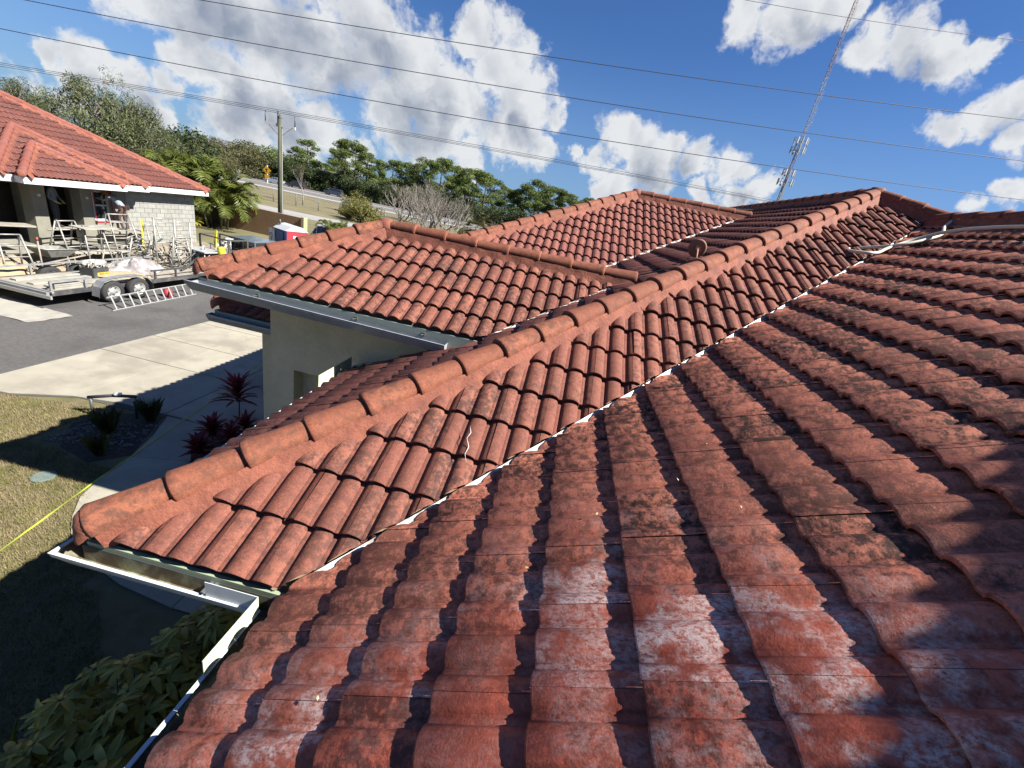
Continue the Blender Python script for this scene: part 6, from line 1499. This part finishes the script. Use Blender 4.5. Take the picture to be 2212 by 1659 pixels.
def far_house(px, q, w, d, h, lab, roofmat=RG, n=3, rise=1.2):
    h = h-2.0
    b = atq(px, q); t = empty('far_building', b, ra, lab, 'building'); m = MB(); m.box((0, 0, h/2), (w, d, h)); m.build('wall', WB, t)
    m = MB(); m.add([(-w/2-.5, -d/2-.5, h), (w/2+.5, -d/2-.5, h), (w/2+.5, d/2+.5, h), (-w/2-.5, d/2+.5, h), (-w/2+d/2, 0, h+rise), (w/2-d/2, 0, h+rise)], [(0, 1, 5, 4), (1, 2, 5), (2, 3, 4, 5), (3, 0, 4), (3, 2, 1, 0)]); m.build('roof', roofmat, t)
    for k in range(n):
        x = -w/2+w*(k+.5)/n; m = MB(); m.box((x, -d/2-.02, h*.55), (w/n*.38, .06, h*.3)); wi = m.build('window', GLASS, t); m = MB(); m.box((x, -d/2-.04, h*.38), (w/n*.44, .08, .12)); m.build('sill', WB, wi)
    return t
far_house(690, 150, 16, 9, 7.5, 'white building with a flat grey roof seen through the pines right of the pole'); far_house(455, 150, 20, 10, 8.5, 'pale house with a grey roof behind the palms', n=5); far_house(490, 165, 14, 9, 9.5, 'second pale house glimpsed above the palms', n=4); far_house(640, 160, 12, 8, 8, 'white house partly hidden behind the utility pole')
# ---------------- near plants
# hedge of glossy umbrella-leaved shrubs in the shade at lower left
def whorl(seed):
    rg = random.Random(seed); vs = []; fs = []; n = 7
    for k in range(n):
        a = k*6.283/n+rg.uniform(-.15, .15); L = .135*rg.uniform(.8, 1.1); w_ = .052; dr = rg.uniform(.25, .6); ca, sa = math.cos(a), math.sin(a); b = len(vs)
        for i in range(5):
            f = i/4; y = .02+L*f; z = -dr*L*f*f; ww = w_*math.sin(math.pi*(.1+.85*f))**.7
            for s in (-1, 0, 1): x = s*ww/2; vs.append((x*ca-y*sa, x*sa+y*ca, z+abs(s)*ww*.22))
        fs += [(b+i*3+j, b+i*3+j+1, b+i*3+j+4, b+i*3+j+3) for i in range(4) for j in range(2)]
    me = bpy.data.meshes.new('leaf'); me.from_pydata(vs, [], fs); me.materials.append(F_SCH); me.polygons.foreach_set('use_smooth', [True]*len(fs)); return me
WH3 = [whorl(i) for i in range(4)]
def scheff(c, rad, h, n, label, seed):
    rg = random.Random(seed); t = empty('shrub', (c[0], c[1], GZ), 0, label, 'shrub', 'glossy shrubs below the gutter'); m = MB()
    for k in range(n):
        a = rg.uniform(0, 6.28); e = math.sqrt(rg.random()); zf = rg.uniform(.35, 1.0); r_ = rad*e*(1.1-.35*zf)
        p = Vector((math.cos(a)*r_, math.sin(a)*r_, h*zf*(1-.25*e*e))); o = link('leaf', rg.choice(WH3), t); o.location = p; s = rg.uniform(.8, 1.25)
        o.rotation_euler = (rg.uniform(-.5, .5)-.35*e*math.sin(a), rg.uniform(-.5, .5)+.35*e*math.cos(a), rg.uniform(0, 6.28)); o.scale = (s, s, s)
        m.tube([Vector((p.x*.25, p.y*.25, .02)), Vector((p.x*.7, p.y*.7, p.z*.6)), p], [.008, .006, .004], 4, cap=False)
    m.build('stems', material('green_stem', (.07, .09, .03), .7), t, True); return t
scheff((-2.55, 2.60), .72, 1.35, 170, 'glossy shrub nearest to the pebbles under the gutter corner', 1); scheff((-2.85, 1.85), .78, 1.35, 180, 'glossy shrub in the middle of the shaded hedge', 2); scheff((-2.3, 1.15), .7, 1.5, 140, 'glossy shrub at the bottom edge beside the gutter', 3); scheff((-3.05, 1.15), .62, 1.2, 110, 'lighter green glossy shrub at the bottom left of the hedge', 4)
def tuft(loc, n, h, label, mat, seed, cat='grass tuft', plume=False, wd_=.007):
    rg = random.Random(seed); vs = []; fs = []
    for _ in range(n):
        a = rg.uniform(0, 6.28); l = h*rg.uniform(.6, 1.1); o_ = rg.uniform(0, .08); ln = rg.uniform(.05, .42)*l; d = Vector((math.cos(a), math.sin(a), 0)); s = Vector((-d.y, d.x, 0))*wd_*.5; p0 = d*o_; p1 = p0+d*ln*.35+Z3*l*.6; p2 = p0+d*ln+Z3*l*.9; i = len(vs); vs += [p0-s, p0+s, p1+s*.8, p2, p1-s*.8]; fs.append((i, i+1, i+2, i+3, i+4))
    o = obj('ornamental_grass', vs, fs, mat); o.location = loc; tag(o, label, cat); return o
F_GR = foliage('foliage_grass', (.10, .11, .035), scale=5, trans=.15)
tuft((-8.05, 6.35, GZ), 320, .55, 'tuft of dark grass beside the garden light', F_GR, 1); tuft((-7.85, 7.05, GZ), 300, .55, 'tuft of tall seed headed grass at the driveway corner', F_GR, 2); tuft((-7.55, 5.75, GZ), 120, .5, 'smaller tuft of grass near the sidewalk curve', F_GR, 3)
tuft((-3.75, 1.65, GZ), 14, .7, 'bright thin grass sprig at the bottom left corner', foliage('foliage_bright', (.30, .36, .06), scale=5), 4, 'grass sprig', wd_=.02)
# red cordylines beside the wall
for i, (x, y, z, st, L_, n_, lab) in enumerate(((-6.3, 7.65, GZ, .92, .50, 22, 'tall maroon cordyline with one slender stem against the driveway'), (-5.75, 7.15, GZ, .42, .40, 16, 'low maroon cordyline under the tall one'), (-6.15, 6.75, GZ, .42, .40, 22, 'dark red bushy cordyline at the walkway edge'), (-5.6, 6.6, GZ, .5, .38, 20, 'dark red cordyline half hidden by the roof edge'),
                                               (-5.35, 7.75, GZ, .75, .40, 12, 'maroon cordyline nearest to the house wall'), (-5.95, 6.2, GZ, .35, .34, 22, 'lowest dark red plant by the walkway'), (-5.1, 7.1, GZ, .5, .36, 14, 'maroon cordyline in front of the wall opening'))):
    rosette((x, y, z), n_*2, L_, .085, .7, F_RED, lab, 'cordyline', st, 70+i, .35, 1.5, 'cordyline', 2)
# garden light, valve cover, tape
t = empty('garden_light', (-8.5, 6.9, GZ), R(20), 'low black garden light with a glass head in the planting bed', 'garden light'); DM = MATS['dark_metal']
for x in (-.38, .38): m = MB(); m.tube([(x, 0, 0), (x, 0, .42)], .028, 8); m.build('post', DM, t, True)
m = MB(); m.tube([(-.42, 0, .42), (0, 0, .50), (.42, 0, .52)], .035, 8); m.build('arm', DM, t, True)
m = MB(); m.lathe([(.05, 0), (.07, .04), (.07, .06), (.03, .08)], (.1, 0, .50), 12); m.build('lens', LWH, t, True)
m = MB(); m.lathe([(.16, 0), (.16, .02), (.14, .026)], (-7.65, 4.95, GZ+.01), 20); o = m.build('valve_cover', material('cover_green', (.16, .21, .19), .7)); tag(o, 'round pale green valve cover set in the lawn', 'valve cover')
TP = [(-9.0, 15.5), (-8.17, 11.32), (-7.08, 6.06), (-6.92, 5.23), (-6.53, 3.58), (-6.1, 1.4)]
m = MB(); vs = []; n = 70
for i in range(n+1):
    f = i/n*(len(TP)-1); k = min(int(f), len(TP)-2); a = Vector((*TP[k], 0)).lerp(Vector((*TP[k+1], 0)), f-k); a.z = GZ+.045+.008*mnoise.noise(a*4); s = Vector((.014, .003*math.sin(i*.9), .004*math.sin(i*.7))); vs += [a-s, a+s]
o = obj('measuring_tape', vs, [(2*i, 2*i+1, 2*i+3, 2*i+2) for i in range(n)], material('tape_yellow', (.42, .50, .05), .5, .05)); tag(o, 'long yellow green tape stretched over lawn, walkway and driveway', 'tape')

# ================================================================== THINGS ON THE ROOF
def onA(x, y, n=.07): return Vector((x, y, (x-XA)*S))+PA.n*n
def onB(x, y, n=.07): return Vector((x, y, (y-YB)*S))+PB.n*n
HOSE = material('hose_cream', (.66, .62, .50), .5, .06)
def smoothpts(P, n=8):
    out = []
    for i in range(len(P)-1):
        p0, p1, p2, p3 = P[max(i-1, 0)], P[i], P[i+1], P[min(i+2, len(P)-1)]
        for k in range(n):
            t_ = k/n; out.append(.5*((2*p1)+(-p0+p2)*t_+(2*p0-5*p1+4*p2-p3)*t_*t_+(-p0+3*p1-3*p2+p3)*t_**3))
    out.append(P[-1]); return out
hp = [(XR+.9, 8.7, ZR-.25), (XR+.25, 8.25, ZR+.16), (5.35, 7.72, 3.36), (4.95, 7.15, 3.16), (4.5, 6.98, 2.96), (4.25, 7.1, 2.86), (4.02, 7.25, 2.79), (3.86, 7.18, 2.74), (3.84, 6.95, 2.72), (3.95, 6.82, 2.73), (4.10, 6.85, 2.76), (4.3, 7.0, 2.86), (4.62, 7.1, 3.03), (4.9, 6.95, 3.20), (5.05, 6.55, 3.28), (5.10, 6.0, 3.30), (5.12, 5.0, 3.31), (5.12, 3.5, 3.31), (5.14, 1.5, 3.32)]
m = MB(); m.tube(smoothpts([Vector(p) for p in hp]), .022, 8); o = m.build('hose', HOSE, None, True); tag(o, 'cream coloured hose looped over the valley near the top of the roof', 'hose')
m = MB(); hp2 = [(XK+.1, 22, ZK+.24), (XK-.02, 18.5, ZK+.24), (XK-.22, 15.5, ZK+.03), (XK-.35, 13.9, ZK-.08)]
m.tube(smoothpts([Vector(p) for p in hp2]), .012, 6); o = m.build('rope', HOSE, None, True); tag(o, 'pale line lying along the far main ridge', 'rope')
# satellite dish, seen from behind
dc = Vector((XP, 0, 0)); dpos = Vector((1.80, 6.95, (1.80-XP)*S+.03))
ddir = Vector((.05, .92, .30)).normalized()
DB = material('dish_tan', (.33, .155, .10), .7, .06)
DI = empty('satellite_dish', dpos, 0, 'small tan satellite dish seen from behind on the shaded roof slope', 'satellite dish')
sideD = ddir.cross(Z3).normalized(); upD = sideD.cross(ddir); m = MB(); nr, na_ = 6, 28; ctr = Vector((0, .08, .17)); vs = [ctr-ddir*.0]; 
vs = []; fs = []
for sgn in (0, 1):
    for i in range(nr+1):
        r_ = .132*i/nr
        for k in range(na_): a = 6.283*k/na_; vs.append(ctr+sideD*r_*math.cos(a)+upD*r_*1.06*math.sin(a)+ddir*(r_*r_*.8+sgn*.012))
for sgn in (0, 1):
    b = sgn*(nr+1)*na_
    for i in range(nr):
        for k in range(na_): q = (k+1) % na_; fs.append((b+i*na_+k, b+i*na_+q, b+(i+1)*na_+q, b+(i+1)*na_+k))
for k in range(na_): q = (k+1) % na_; fs.append((nr*na_+k, nr*na_+q, (nr+1)*na_+nr*na_+q, (nr+1)*na_+nr*na_+k))
obj('reflector', vs, fs, DB, DI, True)
m = MB(); m.tube([(-.03, -.16, .03), (-.01, -.03, .11), ctr-ddir*.012], [.013, .013, .018], 8); m.build('mast', DB, DI, True)
m = MB(); m.box((-.03, -.17, .035), (.10, .08, .015)); m.build('foot_plate', DB, DI); m = MB(); m.box(ctr-ddir*.018, (.06, .03, .07)); m.build('bracket', DB, DI)
m = MB(); m.tube([ctr-upD*.14, ctr-upD*.12+ddir*.18], .008, 6); m.box(ctr-upD*.11+ddir*.19, (.04, .05, .04)); m.build('feed_arm', DB, DI)
m = MB(); m.tube([(1.95, 6.0, onA(1.95, 6).z-.0) if False else (1.8, 6.3, (1.8-XP)*S+.09), (1.2, 6.5, (1.2-XP)*S+.08), (.4, 6.9, (.4-XP)*S+.08)], .009, 5); o = m.build('coax_cable', MATS['wire_dark'], None, True); tag(o, 'thin dark cable running down the tiles from the satellite dish', 'cable')
# leaf litter and the cracked tile chips
m = MB(); rg = random.Random(2); vs = []; fs = []
for _ in range(6):
    x, y = rg.uniform(-.6, 1.2), rg.uniform(1.0, 2.6); p = onA(x, y, .10 if False else .085); s = rg.uniform(.006, .014); a = rg.uniform(0, 6); i = len(vs); d1 = Vector((math.cos(a), math.sin(a), .2))*s; d2 = Vector((-math.sin(a), math.cos(a), .3))*s*.5; vs += [p-d1, p+d2, p+d1, p-d2]; fs.append((i, i+1, i+2, i+3))
o = obj('leaf_litter', vs, fs, material('litter_tan', (.45, .36, .20), .8), None, False, None, 'stuff'); tag(o, 'tiny dry leaf flecks lying on the nearest roof tiles', 'leaf litter')
